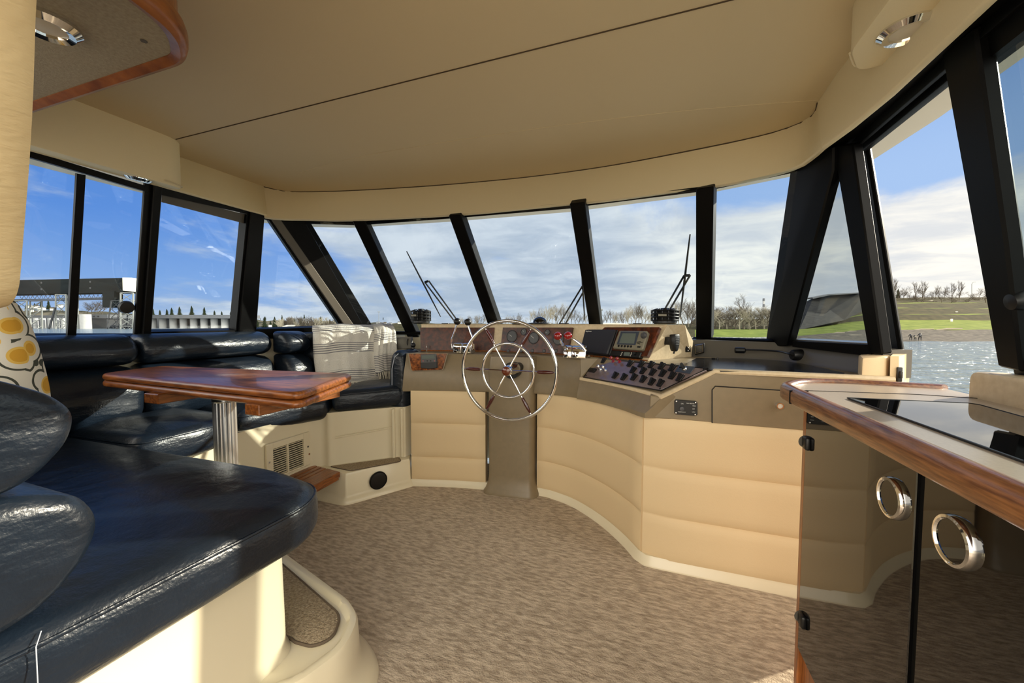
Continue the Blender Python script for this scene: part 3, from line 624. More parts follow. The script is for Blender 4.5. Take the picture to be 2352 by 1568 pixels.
# ---------------------------------------------------------------- control levers
def levers(name, label, balls, body, kc, rk, cat, plY, chrome='chrome'):
    c = aty(*body[0], plY); c.z = .907; t = thing(name, label, cat, c); return t, c
t = thing('throttle_lever', 'pair of chrome levers with black ball knobs left of the wheel', 'control lever', (aty(1062, 809, 2.38).x, 2.38, .907))
YL = 2.38; s = dep(aty(1062, 790, YL)) / F
for a, b in ((1040, 1059.5), (1061, 1081)):
    p, q = aty(a, 808, YL), aty(b, 808, YL); h = 24 * s
    bm = nb(); pr = [(YL - .0, .906), (YL - .0, .906 + h * .75), (YL + .012, .906 + h), (YL + .07, .906 + h), (YL + .08, .906 + h * .7), (YL + .08, .906)]
    prism(bm, [V((p.x, y, z)) for y, z in pr], (q.x - p.x, 0, 0)); bevel(bm, .008, 3); obj('housing', bm, 'chrome', t, 40)
for pts, kn in (([(1038, 800), (1037, 782), (1043, 765), (1049, 745)], (1050, 738)), ([(1084, 804), (1085, 778), (1080, 762), (1074.5, 745)], (1074.5, 739.5))):
    bm = nb(); P = [aty(x, y, YL + .02) for x, y in pts]; tube(bm, smooth_path(P, 5), .0058, 10); arm = obj('arm', bm, 'chrome', t)
    bm = nb(); ball(bm, aty(kn[0], kn[1], YL + .02), 8.2 * s, 18); obj('ball_knob', bm, 'black', arm)
YR = 2.30; s = dep(aty(1325, 805, YR)) / F
t = thing('shift_lever', 'pair of chrome levers with red ball knobs right of the wheel', 'control lever', (aty(1325, 818, YR).x, YR, .907))
for a, b in ((1295, 1313.5), (1314, 1346)):
    p, q = aty(a, 819, YR), aty(b, 819, YR); h = 29 * s
    bm = nb(); n = 10; pr = [V((p.x, YR - .01 + (.05 - .05 * math.cos(math.pi * i / n)), .906 + h * math.sin(math.pi * i / n) ** .6)) for i in range(n + 1)]
    prism(bm, pr, (q.x - p.x, 0, 0)); bevel(bm, .004, 2, 50); obj('housing', bm, 'chrome', t, 40)
for pts, kn in (([(1300, 799), (1293, 793), (1287, 783), (1284, 776)], (1281, 771.5)), ([(1346, 806), (1338, 795), (1325, 784), (1311, 775)], (1304.5, 771))):
    bm = nb(); P = [aty(x, y, YR - .01) for x, y in pts]; tube(bm, smooth_path(P, 5), [.011 - .006 * i / 15 for i in range(16)], 10); arm = obj('arm', bm, 'chrome', t)
    bm = nb(); ball(bm, aty(kn[0], kn[1], YR - .012), 9.6 * s, 18); obj('ball_knob', bm, 'red', arm)
# ---------------------------------------------------------------- things on the dash top
def fan(px, py, w, h, Y, label):
    c = aty(px, py, Y); s = dep(c) / F; r = w * s / 2; H = h * s; z0 = dT + .004; c.z = z0
    t = thing('dash_fan', label, 'fan', c); mx = Matrix.Translation(c)
    bm = nb(); lathe(bm, [(0, 0), (r * .75, 0), (r * .9, H * .08), (r * .9, H * .2)], mx, 28); obj('base', bm, 'black', t)
    bm = nb(); lathe(bm, [(0, H * .9), (r * .5, H * .88), (r * .82, H * .8), (r * .86, H * .5), (r * .82, H * .2), (0, H * .15)], mx, 28); obj('drum', bm, 'frame', t)
    bm = nb()
    for z in (.24, .44, .64, .84): tube(bm, [c + V((r * math.cos(a * math.pi / 14), r * math.sin(a * math.pi / 14), H * z)) for a in range(28)], r * .06, 6, True)
    for a in range(14):
        u = V((math.cos(a * math.pi / 7), math.sin(a * math.pi / 7), 0)); tube(bm, [c + u * r + V((0, 0, H * .18)), c + u * r + V((0, 0, H * .86)), c + u * r * .6 + V((0, 0, H * .95))], r * .045, 5)
    obj('cage', bm, 'black', t)
    bm = nb(); lathe(bm, [(0, H * 1.02), (r * .3, H * 1.0), (r * .36, H * .9)], mx, 16); obj('cap', bm, 'black', t)
    bm = nb(); a0 = frame_m(c + V((math.sin(R(-12)) * r * .98, -r * .99, H * .55)), (0, -1, 0)); box(bm, (0, 0, 0), (r * .6, H * .12, .004), a0); obj('badge', bm, 'grey_case', t, 0)
fan(967, 727, 44, 34, 2.58, 'black round caged fan on the dash top at the port end by the blanket')
fan(1527, 730, 58, 37, 2.40, 'black round caged fan on the dash top above the hand microphone')
c = aty(1240, 742, 2.62); c.z = dT + .004; s = dep(c) / F
t = thing('dome_compass', 'black domed compass on the dash top above the wheel', 'compass', c)
bm = nb(); lathe(bm, [(0, 0), (30 * s, 0), (29 * s, .006), (18 * s, .010), (0, .010)], Matrix.Translation(c), 28); obj('base', bm, 'black', t)
bm = nb(); lathe(bm, [(16 * s * math.cos(R(9 * i)), .008 + 14 * s * math.sin(R(9 * i))) for i in range(11)], Matrix.Translation(c), 28); obj('dome', bm, 'gloss', t)
# little ball mount on the shelf at the port end
c = aty(949, 800, 2.45); c.z = .906; t = thing('ball_mount', 'small black ball mount on the ledge left of the burl dash', 'mount', c)
bm = nb(); lathe(bm, [(0, 0), (.03, 0), (.03, .006), (.012, .012), (.009, .03), (0, .03)], Matrix.Translation(c), 20); obj('base', bm, 'black', t)
bm = nb(); ball(bm, c + V((0, 0, .046)), .019, 16); obj('ball', bm, 'black', t)
bm = nb(); c = aty(985, 805, 2.50); tube(bm, [c + V((0, -.03, 0)), c + V((0, -.034, .03)), c + V((0, -.03, .045))], .004, 8); tag(obj('toggle', bm, 'chrome', None), 'tiny bright toggle standing at the foot of the port burl panel', 'switch')
# ---------------------------------------------------------------- electronics on the angled face
t = thing('covered_display', 'square display with a charcoal snap-on cover on the angled dash', 'display', atp(1373, 812, DR))
cv = [(1343, 757), (1345, 755.5), (1411, 756), (1413.5, 758), (1394, 814), (1330, 808)]
dpart('case', 'black', DR, [(1346, 757), (1419, 757), (1400, 816), (1332, 810)], .03, t, .004)
cvr = dpart('cover', 'navycover', DR, cv, .045, t, .006)
mx = frame_m(atp(1352, 760.6, (DR[0] + DR[1] * .0455, DR[1])), DR[1]); bm = nb(); text(bm, 'Raytheon', mx, .0125); obj('lettering', bm, 'mark', cvr, 0)
t = thing('chartplotter', 'grey beige chartplotter with a square screen, key row and round knob on the dash', 'chartplotter', atp(1447, 800, DR))
dpart('case', 'grey_case', DR, [(1421, 760), (1424, 758.5), (1484, 759), (1488, 762), (1476, 801), (1472, 803.5), (1406, 799)], .045, t, .006)
dpart('bezel', 'bezel', DR, [(1426, 761), (1468, 761.5), (1459, 792), (1416, 790.5)], .048, t, .001)
dpart('screen', 'screen', DR, [(1430, 765), (1461, 765.5), (1456, 789), (1422, 788)], .0495, t)
for k in range(5):
    bm = nb(); lathe(bm, [(0, .003), (.006, .003), (.0075, 0)], frame_m(atp(1421 + 7.1 * k, 794.2 + .3 * k, (DR[0] + DR[1] * .045, DR[1])), DR[1]), 12); obj('key', bm, 'black', t)
dpart('key', 'black', DR, [(1464, 794.5), (1471, 795), (1470, 798), (1463, 797.5)], .048, t)
bm = nb(); lathe(bm, [(0, .018), (.012, .017), (.017, .01), (.019, 0)], frame_m(atp(1479.5, 770.5, (DR[0] + DR[1] * .045, DR[1])), DR[1]), 24); obj('knob', bm, 'mid', t)
bm = nb()
for a, b in (((1462, 785.5), (1472, 784)), ((1463, 788), (1476, 786)), ((1464, 787), (1470, 790))): tube(bm, [atp(*a, (DR[0] + DR[1] * .0455, DR[1])), atp(*b, (DR[0] + DR[1] * .0455, DR[1]))], .0016, 5)
obj('emblem', bm, 'black', t)
t = thing('vhf_radio', 'black radio with a small pale display below the grey chartplotter', 'radio', atp(1440, 815, DR))
dpart('case', 'black', DR, [(1404, 804), (1474, 808), (1468, 822), (1398, 816.5)], .03, t, .004)
dpart('display', 'screen', DR, [(1434, 808.5), (1447.5, 809), (1445, 817.5), (1432, 816.5)], .032, t)
for q in ((1429, 809.5), (1427.5, 812.8), (1426, 816), (1451, 810.5), (1449.5, 813.8), (1448, 817)):
    bm = nb(); lathe(bm, [(0, .002), (.003, .002), (.0035, 0)], frame_m(atp(*q, (DR[0] + DR[1] * .03, DR[1])), DR[1]), 8); obj('key', bm, 'lens', t)
bm = nb(); lathe(bm, [(0, .014), (.009, .013), (.011, 0)], frame_m(atp(1459, 812, (DR[0] + DR[1] * .03, DR[1])), DR[1]), 16); obj('knob', bm, 'black', t)
# hand microphone in its clip, coiled cord
mc = atp(1549, 788, (DE[0] + DE[1] * .05, DE[1]))
t = thing('hand_microphone', 'black hand microphone with coiled cord clipped to the sunlit dash end', 'microphone', mc)
side = V((DE[1].y, -DE[1].x, 0)).normalized(); side = side if side.x > 0 else -side
fm = (V((.72, -.5, 0)) - 0 * side).normalized(); mm2 = frame_m(mc, fm)
bm = nb(); w2 = [(-.024, .05), (.024, .052), (.028, .03), (.026, -.01), (.016, -.034), (.008, -.046), (-.008, -.046), (-.018, -.03), (-.028, .0)]
prism(bm, [mm2 @ V((x, y, .018)) for x, y in w2], fm * -.036); bevel(bm, .006, 2); bd = obj('body', bm, 'black', t, 40)
bm = nb()
for k in range(6): box(bm, (0, .038 - .009 * k, .019), (.034, .0035, .003), mm2)
obj('grille', bm, 'mid', bd, 0)
bm = nb(); box(bm, (-.004, .012, -.035), (.03, .045, .04), mm2, .005); obj('clip', bm, 'black', t, 30)
bm = nb(); e = [atp(1549, 797, (DE[0] + DE[1] * .05, DE[1])), atp(1549, 806, (DE[0] + DE[1] * .05, DE[1])), atp(1547, 812, (DE[0] + DE[1] * .05, DE[1]))]; tube(bm, smooth_path(e), .005, 8); obj('cord_tail', bm, 'black', t)
path = smooth_path([atz(x, y, .918) for x, y in [(1548, 815), (1540, 819), (1520, 820.5), (1500, 820), (1480, 818), (1466, 815)]], 6); path[0].z += .015
P = resample([p.copy() for p in path], 420); pts = []
for i, p in enumerate(P):
    tg = (P[min(i + 1, 419)] - P[max(i - 1, 0)]).normalized(); s1 = tg.cross(V((0, 0, 1))).normalized(); s2 = s1.cross(tg); a = i * 2 * math.pi / 10
    pts.append(p + (s1 * math.cos(a) + s2 * math.sin(a)) * .0075 + V((0, 0, .006)))
bm = nb(); tube(bm, pts, .0021, 5); obj('coiled_cord', bm, 'black', t)
# ---------------------------------------------------------------- switch panel
sp0 = plane(sBL, sBR, sTL.lerp(sTR, .5)); SPn = sp0[1]
t = thing('switch_panel', 'glossy purple grey switch panel sloping down to the right of the wheel', 'switch panel', (sBL + sBR + sTL + sTR) / 4)
dpart('face', 'switch_face', sp0, [(1342, 864), (1373, 824.5), (1621, 846), (1622, 850), (1520, 894), (1514, 895)], .006, t, .0015)
bm = nb(); tube(bm, [atp(x, y, (sp0[0] + SPn * .006, SPn)) for x, y in [(1340, 866), (1371, 823), (1626, 846), (1518, 897)]], .003, 6, True); obj('surround', bm, 'black', t)
def sp(x, y, h=.006): return atp(x, y, (sp0[0] + SPn * h, SPn))
ux = (sBR - sBL).normalized(); uy = SPn.cross(ux); spm = lambda x, y: Matrix((ux, uy, SPn)).transposed().to_4x4()
def at_sp(x, y): m = spm(x, y); m.translation = sp(x, y); return m
rk = [(1388, 829), (1448, 836), (1474, 837.5), (1497, 839), (1521, 842), (1545, 846), (1455, 851), (1478, 852.5), (1500, 856), (1523, 858.5), (1545, 864), (1563, 869), (1414, 863), (1434, 867), (1457, 867), (1478, 872), (1498, 878), (1518, 881)]
for x, y in rk:
    m = at_sp(x, y); bm = nb(); box(bm, (0, 0, .004), (.026, .040, .010), m, .002); r_ = obj('rocker_frame', bm, 'black', t, 30)
    bm = nb(); q = bmesh.new(); bmesh.ops.create_cube(q, size=1); bmesh.ops.scale(q, vec=(.017, .029, .014), verts=q.verts)
    for v in q.verts:
        if v.co.z > 0: v.co.z += v.co.y * .35
    bmesh.ops.bevel(q, geom=q.edges[:], offset=.002, segments=2, affect='EDGES'); bmesh.ops.transform(q, matrix=m @ Matrix.Translation((0, 0, .010)), verts=q.verts); join(bm, q); obj('rocker', bm, 'black', r_, 30)
    bm = nb(); box(bm, (0, .0235, .0008), (.016, .0035, .0008), m); obj('switch_label', bm, 'mark', t, 0)
for x, y, c in ((1409, 829, 'red'), (1423, 830.5, 'red'), (1379, 848, 'chrome'), (1390, 850, 'chrome')):
    m = at_sp(x, y); bm = nb(); lathe(bm, [(0, .034), (.008, .032), (.0105, .026), (.008, .02), (.004, .016), (.004, .004), (.011, .003), (.012, 0)], m, 18); obj('pull_knob', bm, c, t)
m = at_sp(1361, 851); bm = nb(); box(bm, (0, 0, .004), (.062, .028, .012), m, .003); obj('black_module', bm, 'black', t, 30)
m = at_sp(1573, 849); bm = nb(); box(bm, (0, 0, .002), (.085, .04, .004), m, .002); kp = obj('ignition_plate', bm, 'bezel', t, 30)
bm = nb(); lathe(bm, [(0, .012), (.010, .012), (.0125, .008), (.0125, 0)], m, 20); lk = obj('ignition_lock', bm, 'chrome', kp)
bm = nb(); box(bm, (0, 0, .022), (.003, .018, .026), m, .001); lathe(bm, [(0, .0), (.008, 0), (.008, .002), (0, .002)], m @ Matrix.Translation((0, 0, .036)) @ Matrix.Rotation(R(90), 4, 'Y') , 14); obj('key', bm, 'black', lk, 30)
for x, y in ((1376, 826), (1616, 848), (1516, 892), (1346, 862)):
    bm = nb(); lathe(bm, [(0, .002), (.004, .0015), (.005, 0)], at_sp(x, y), 10); obj('screw', bm, 'black', t)
# reading lamp on the up-stand
hb = aty(1840, 815, 2.28) if False else V((.752, 2.20, .955))
bse = atp(1836, 815, plane((.70, 2.38, .92), (.80, 2.05, .92), (.72, 2.38, 1.0)))
nn = V((-.95, -.3, 0)).normalized()
t = thing('reading_lamp', 'black gooseneck reading lamp fixed to the starboard up-stand over the chart desk', 'lamp', bse)
bm = nb(); lathe(bm, [(0, .04), (.022, .038), (.028, .03), (.03, -.01), (0, -.01)], frame_m(bse, nn), 24); obj('base', bm, 'black', t)
pa = [bse + nn * .03] + [aty(x, y, Y) for x, y, Y in [(1815, 813, 2.26), (1790, 807, 2.38), (1750, 804, 2.45), (1712, 803, 2.47)]]
bm = nb(); tube(bm, smooth_path(pa, 6), .0048, 8); obj('gooseneck', bm, 'black', t)
bm = nb(); e = aty(1700, 804, 2.47); tube(bm, [e + V((-.026, 0, 0)), e + V((-.022, 0, 0)), e + V((.02, -.002, 0)), e + V((.026, -.002, 0))], [.014, .017, .017, .011], 14); obj('lamp_head', bm, 'black', t)
c = atz(1648, 824, .917); bm = nb(); lathe(bm, [(0, .008), (.005, .007), (.007, .002), (.007, 0)], Matrix.Translation(c + V((0, 0, -.001))), 14); tube(bm, [c + V((-.012, 0, .002)), c + V((-.03, 0, .002))], .0035, 6); tag(obj('desk_peg', bm, 'black', None), 'tiny black peg lying on the chart desk', 'peg')
# ================================================================ dinette base, platform and steps (one moulding)
base = thing('settee_base', 'cream moulded base and raised platform under the navy settee', 'seat base', (-1.9, 1.2, 0))
bm = nb(); poly = rpoly([(-2.585, -.3), (-.985, -.3), (-.955, .10), (-.955, .765), (-1.02, .80), (-2.585, .80)], [0, 0, .05, .05, .04, 0], 5)
slab(bm, poly, [(-.012, 0), (-.01, .19), (0, .21), (.004, .485)]); obj('aft_base', bm, 'white', base, 40)
bm = nb(); poly = rpoly([(-2.52, .70), (-.93, .60), (-.835, .70), (-.80, .83), (-.85, .94), (-.94, .99), (-1.45, 1.13), (-2.52, 1.13)], [0, .05, .04, .06, .05, .04, .02, 0], 5)
slab(bm, poly, [(-.055, 0), (-.052, .012), (-.035, .03), (-.02, .045), (-.006, .07), (0, .10), (.004, .178), (.010, .19), (.018, .193), (.03, .193), (.042, .183)]); obj('aft_step', bm, 'white', base, 40)
bm = nb(); poly = rpoly([(-1.8, .80), (-.985, .80), (-.965, .795), (-.90, .80), (-.872, .845), (-.915, .92), (-1.40, 1.07), (-1.8, 1.09)], [0, .0, .01, .03, .03, .04, .03, 0], 5)
slab(bm, poly, [(.0, .181), (-.001, .186), (.0035, .190), (.006, .191)]); obj('step_carpet', bm, ['inset'], base, 40)
bm = nb(); tube(bm, [V((p.x, p.y, .187)) for p in poly], .0045, 6, True); obj('carpet_binding', bm, 'carpet_edge', base)
bm = nb(); bbox(bm, -2.585, -2.02, .9, 1.85, 0, .186); obj('platform', bm, 'white', base, 0)
bm = nb(); slab(bm, rpoly([(-2.585, .78), (-2.07, .78), (-2.05, 1.84), (-2.0, 1.90), (-1.955, 1.90), (-1.935, 1.94), (-1.66, 2.20), (-1.60, 2.22), (-1.60, 2.5), (-2.3, 2.5), (-2.585, 1.9)], [0, 0, .015, .02, .02, .03, .03, .01, 0, 0, 0], 4), [(-.004, .186), (0, .22), (0, .50), (.0, .535)]); obj('port_base', bm, 'white', base, 40)
bm = nb()                                                            # moulded frame round the recess under the forward seat
for p in ((-1.655, 2.165), (-1.615, 2.205)): tube(bm, [V((p[0], p[1], .19)), V((p[0], p[1], .53))], .011, 8)
tube(bm, [V((-1.93, 1.925, .37)), V((-1.66, 2.18, .40))], .006, 6); obj('recess_rib', bm, 'white', base)
bm = nb(); tube(bm, [V((-2.053, 1.30, .19)), V((-2.053, 1.30, .5))], .016, 10); obj('base_rib', bm, 'white', base)
# forward step
bm = nb(); poly = rpoly([(-2.04, 1.835), (-1.762, 1.832), (-1.545, 2.20), (-1.60, 2.3), (-2.04, 2.3)], [0, .012, .01, 0, 0], 4)
slab(bm, poly, [(-.03, 0), (-.028, .012), (-.012, .03), (-.004, .036), (0, .05), (.004, .172), (.01, .184), (.02, .187)]); fs = obj('forward_step', bm, 'white', base, 40)
bm = nb(); poly = [p.to_2d() for p in (atz(757, 1071, .189), atz(806, 1081, .189), atz(921, 1059, .189), atz(917, 1050, .189))]
slab(bm, rpoly(poly, .02, 3), [(0, .184), (0, .190), (.003, .1925)]); obj('step_carpet', bm, ['inset'], base, 30)
bm = nb(); tube(bm, [V((p.x, p.y, .189)) for p in rpoly(poly, .02, 3)], .003, 6, True); obj('carpet_binding', bm, 'carpet_edge', base)
sA, sB = V((-1.757, 1.826, .1)), V((-1.541, 2.194, .1)); sn = V(((sB - sA).y, -(sB - sA).x, 0)).normalized()
t = thing('floor_speaker', 'round black speaker grille set in the cream step below the forward seat', 'speaker', atp(869, 1103, (sA + sn * .004, sn)))
m = frame_m(atp(869, 1103, (sA + sn * .004, sn)), sn); r = .058
bm = nb(); lathe(bm, [(0, .006), (r * .4, .007), (r * .8, .006), (r * .95, .004), (r, -.004)], m, 32); obj('grille', bm, 'black', t)
bm = nb(); tube(bm, [m @ V((r * .93 * math.cos(a * math.pi / 16), r * .93 * math.sin(a * math.pi / 16), .005)) for a in range(32)], .003, 6, True); obj('rim', bm, 'frame', t)
# vent grille
VPx = plane((-2.05, 1.0, .2), (-2.05, 1.8, .2), (-2.05, 1.4, .5))
t = thing('vent_grille', 'cream louvred vent grille in the settee base below the table', 'vent', atp(660, 1085, VPx))
vq = [atp(x, y, (V((-2.046, 0, 0)), V((1, 0, 0)))) for x, y in [(609, 1022), (710, 1036), (709, 1100), (607, 1100)]]
y0, y1 = vq[0].y, vq[1].y; zt = vq[0].z; zb = .215
bm = nb(); X0, X1 = -2.052, -2.036
ym = (y0 + y1) / 2 - .01; L0, L1 = y0 + (y1 - y0) * .14, y0 + (y1 - y0) * .84; zz0, zz1 = zb + .01, zt - .035
for a in ((y0, L0, zb, zt), (L1, y1, zb, zt), (L0, L1, zz1, zt), (L0, L1, zb, zz0), (ym - .005, ym + .005, zz0, zz1)): bbox(bm, X0, X1, a[0], a[1], a[2], a[3], .002, 1)
obj('vent_frame', bm, 'white', t, 30)
bm = nb(); bbox(bm, X0 - .003, X0 + .002, L0, L1, zz0, zz1); obj('backing', bm, 'black', t, 0)
n = 13
for a, b in ((L0, ym - .005), (ym + .005, L1)):
    for k in range(n):
        z = zz0 + (zz1 - zz0) * (k + .5) / n; bm = nb(); box(bm, ((X0 + X1) / 2 - .002, (a + b) / 2, z), (.010, b - a, .0035), Matrix()); obj('louvre', bm, 'mid' if False else 'white', t, 0)
for y, z, m_ in ((y1 - .016, zb + .12, 'black'), (y1 - .008, zb + .07, 'teak'), (y0 + .015, zb + .11, 'steel')):
    bm = nb(); lathe(bm, [(0, .002), (.006, .001), (.006, 0)], frame_m((X1, y, z), (1, 0, 0)), 10); obj('screw', bm, m_, t)
# teak tread along the platform edge
t = thing('teak_tread', 'grooved teak tread bridging to the forward step beside the vent grille', 'tread', (-1.9, 1.5, .15))
tp = [atz(718, 1066, .198), atz(782, 1083, .198)]
q0, q1 = tp[0], tp[1]; u = (q1 - q0); fr = [0, .2, .36, .52, 1]
for i, (a, b) in enumerate(zip(fr, fr[1:])):
    bm = nb(); g = .012
    A, B = q0 + u * (a + g), q0 + u * (b - g); dl = V((.06, -.75, 0))
    z0 = .197 if i < 3 else .198
    hexa(bm, [V((A.x, A.y, z0)), V((B.x, B.y, z0)), V((B.x, B.y, z0)) + dl, V((A.x, A.y, z0)) + dl], [V((A.x, A.y, z0 - .035)), V((B.x, B.y, z0 - .035)), V((B.x, B.y, z0 - .035)) + dl, V((A.x, A.y, z0 - .035)) + dl]); bevel(bm, .003, 1); obj('slat', bm, 'teak', t, 30)
bm = nb(); hexa(bm, [V((q0.x, q0.y - .01, .18)), V((q1.x - .005, q1.y - .01, .18)), V((q1.x + .05, q1.y - .74, .18)), V((q0.x + .05, q0.y - .74, .18))], [V((q0.x, q0.y - .01, .15)), V((q1.x - .005, q1.y - .01, .15)), V((q1.x + .05, q1.y - .74, .15)), V((q0.x + .05, q0.y - .74, .15))]); obj('batten', bm, 'teak', t, 0)
# ================================================================ settee upholstery
def seat(name, label, poly, z0, z1, r=.045, puff=.02, zf=None, welt=True, grp='navy seat cushions', weltz=None):
    bm = nb(); cushion(bm, poly, z0, z1, r, puff, zf); o = obj(name, bm, 'leather', None, 60); tag(o, label, 'cushion', grp)
    if welt:
        bm = nb(); w = inset(poly, r * .12); tube(bm, [V((p.x, p.y, (weltz or z1 - r * .50) + (zf(p) if zf else 0))) for p in w], .0042, 6, True); obj('piping', bm, 'leather', o, 60)
    return o
aft = rpoly([(-2.58, .16), (-.925, .16), (-.905, .30), (-.895, .80), (-.965, .90), (-1.20, .945), (-1.62, .93), (-2.58, .90)], [.03, .03, .03, .09, .10, .12, .1, .03], 7)
o = seat('seat_cushion', 'large navy leather seat cushion nearest the camera on the aft bench', aft, .485, .63, .05, .018)
bm = nb(); tube(bm, [V((-.898, .285, .50)), V((-.895, .285, .56)), V((-.903, .288, .61)), V((-.92, .30, .622))], .0008, 6); obj('stitching', bm, 'stitch', o)
seat('seat_cushion', 'navy leather corner seat cushion between the table pole and the near bench', rpoly([(-2.57, .90), (-1.98, .93), (-1.985, 1.25), (-2.10, 1.40), (-2.57, 1.42)], [.02, .08, .12, .08, .02], 6), .487, .645, .06, .025)
seat('seat_cushion', 'navy leather seat cushion behind the table pole along the port side', rpoly([(-2.57, 1.43), (-2.07, 1.41), (-2.05, 1.62), (-2.0, 1.82), (-1.955, 1.90), (-2.08, 2.06), (-2.53, 2.06)], [.02, .05, .1, .08, .07, .03, .02], 6), .487, .64, .06, .025)
seat('seat_cushion', 'navy leather forward seat cushion below the draped throw', rpoly([(-2.07, 2.07), (-1.94, 1.905), (-1.62, 2.215), (-1.60, 2.50), (-1.96, 2.55), (-2.30, 2.10)], [.04, .06, .05, .03, .03, .03], 6), .53, .675, .055, .02, zf=lambda p: .04 * (p.x + 1.95))
def rl(pts, r, n=6): return rpoly(pts, r, n)
def roll(name, label, prof, o, ua, along, L, r=.04, stitch=None, grp='navy back cushions'):
    bm = nb(); loft_roll(bm, prof, o, ua, (0, 0, 1), along, L, r); ob = obj(name, bm, 'leather', None, 60); tag(ob, label, 'cushion', grp)
    if stitch:
        a = V(along).normalized()
        for off, m_, rr in stitch:
            bm = nb(); P = inset(prof, off + r * .1); pts = [V(o) + V(ua) * p.x + V((0, 0, 1)) * p.y + a * (L - r * .25 if off > 0 else L - r) for p in P]; tube(bm, pts, rr, 6, True); obj('stitching', bm, m_, ob)
    return ob
# aft bench: two stacked rolls seen end on
up = rl([(.02, .85), (.20, .845), (.30, .855), (.352, .915), (.362, .965), (.335, 1.0), (.26, 1.045), (.02, 1.06)], [.02, .05, .04, .05, .03, .04, .06, .02])
lw = rl([(.02, .638), (.26, .638), (.315, .655), (.365, .71), (.383, .765), (.36, .82), (.29, .85), (.02, .845)], [.02, .05, .05, .06, .05, .05, .06, .02])
roll('back_cushion', 'navy leather upper back roll at the left edge, nearest the camera', up, (-2.45, 0, 0), (0, 1, 0), (1, 0, 0), 1.525, .028, [(.012, 'stitch', .0018)])
roll('back_cushion', 'navy leather lower back roll at the left edge, resting on the near seat', lw, (-2.45, 0, 0), (0, 1, 0), (1, 0, 0), 1.535, .032, [(.014, 'stitch', .0018)])
bm = nb(); prism(bm, [V((-.965, y, z)) for y, z in [(.0, .3), (.25, .3), (.27, .64), (.24, .84), (.22, 1.0), (.0, 1.03)]], (-1.5, 0, 0)); tag(obj('seat_back_shell', bm, 'leather', None, 0), 'dark padded shell behind the back rolls at the left edge', 'seat back')
# port side back cushions
up2 = rl([(0, .91), (.10, .905), (.155, .93), (.17, .985), (.14, 1.035), (.09, 1.06), (0, 1.062)], [.01, .04, .04, .04, .04, .03, .02])
lw2 = rl([(0, .60), (.13, .60), (.185, .66), (.20, .78), (.175, .85), (.12, .895), (0, .905)], [.01, .04, .05, .05, .05, .04, .02])
def pair(y0, y1, txt, x=-2.60, dirv=(0, 1, 0), ua=(1, 0, 0)):
    o = V((x, y0, 0)); L = y1 - y0
    a = roll('back_cushion', 'navy leather upper back roll ' + txt, up2, o, ua, dirv, L, .045)
    b = roll('back_cushion', 'navy leather lower back roll ' + txt, lw2, o, ua, dirv, L, .045)
    return a, b
pair(.36, 1.185, 'below the sliding side window, in shadow')
pair(1.195, 1.915, 'behind the table below the glittering side window')
pair(1.92, 2.13, 'narrow and sunlit beside the shaded corner', -2.485)
# corner fill and forward back
bm = nb(); cp = [V(p) for p in [(-2.50, 2.13), (-2.42, 2.13), (-2.36, 2.17), (-2.28, 2.24), (-2.30, 2.40), (-2.40, 2.34)]]
slab(bm, rpoly([V((-2.50, 2.13)), V((-2.42, 2.13)), V((-2.34, 2.15)), V((-2.26, 2.20)), V((-2.28, 2.36)), V((-2.40, 2.34))], [.02, .03, .08, .03, .02, .02], 4), [(.02, .6), (0, .63), (0, 1.03), (.02, 1.05)]); tag(obj('back_cushion', bm, 'leather', None, 50), 'navy leather corner back panel in deep shadow left of the throw', 'cushion', 'navy back cushions')
FA, FB = V((-2.255, 2.125, 0)), V((-2.015, 2.54, 0)); fd = (FB - FA).normalized(); fnn = V((fd.y, -fd.x, 0))
fb = rl([(-.13, .64), (.02, .66), (.035, .75), (.02, .9), (.0, 1.03), (-.04, 1.075), (-.13, 1.08)], [.01, .05, .05, .08, .05, .05, .02])
roll('back_cushion', 'navy leather forward seat back underneath the draped throw', fb, FA, fnn, fd, (FB - FA).length + .03, .04)
am = rl([(-.02, .50), (.115, .50), (.12, .80), (.10, .90), (.05, .935), (.0, .90), (-.02, .8)], [.02, .02, .05, .05, .05, .05, .05])
o = roll('arm_rest', 'navy leather rounded arm rest at the forward end against the helm console', am, (-1.72, 2.215, .0), (1, 0, 0), (0, 1, 0), .27, .05, None, None)
bm = nb(); tube(bm, [V((-1.70, 2.213, .56)), V((-1.695, 2.212, .80)), V((-1.675, 2.214, .88)), V((-1.645, 2.216, .905))], .003, 6); obj('piping', bm, 'stitch', o)
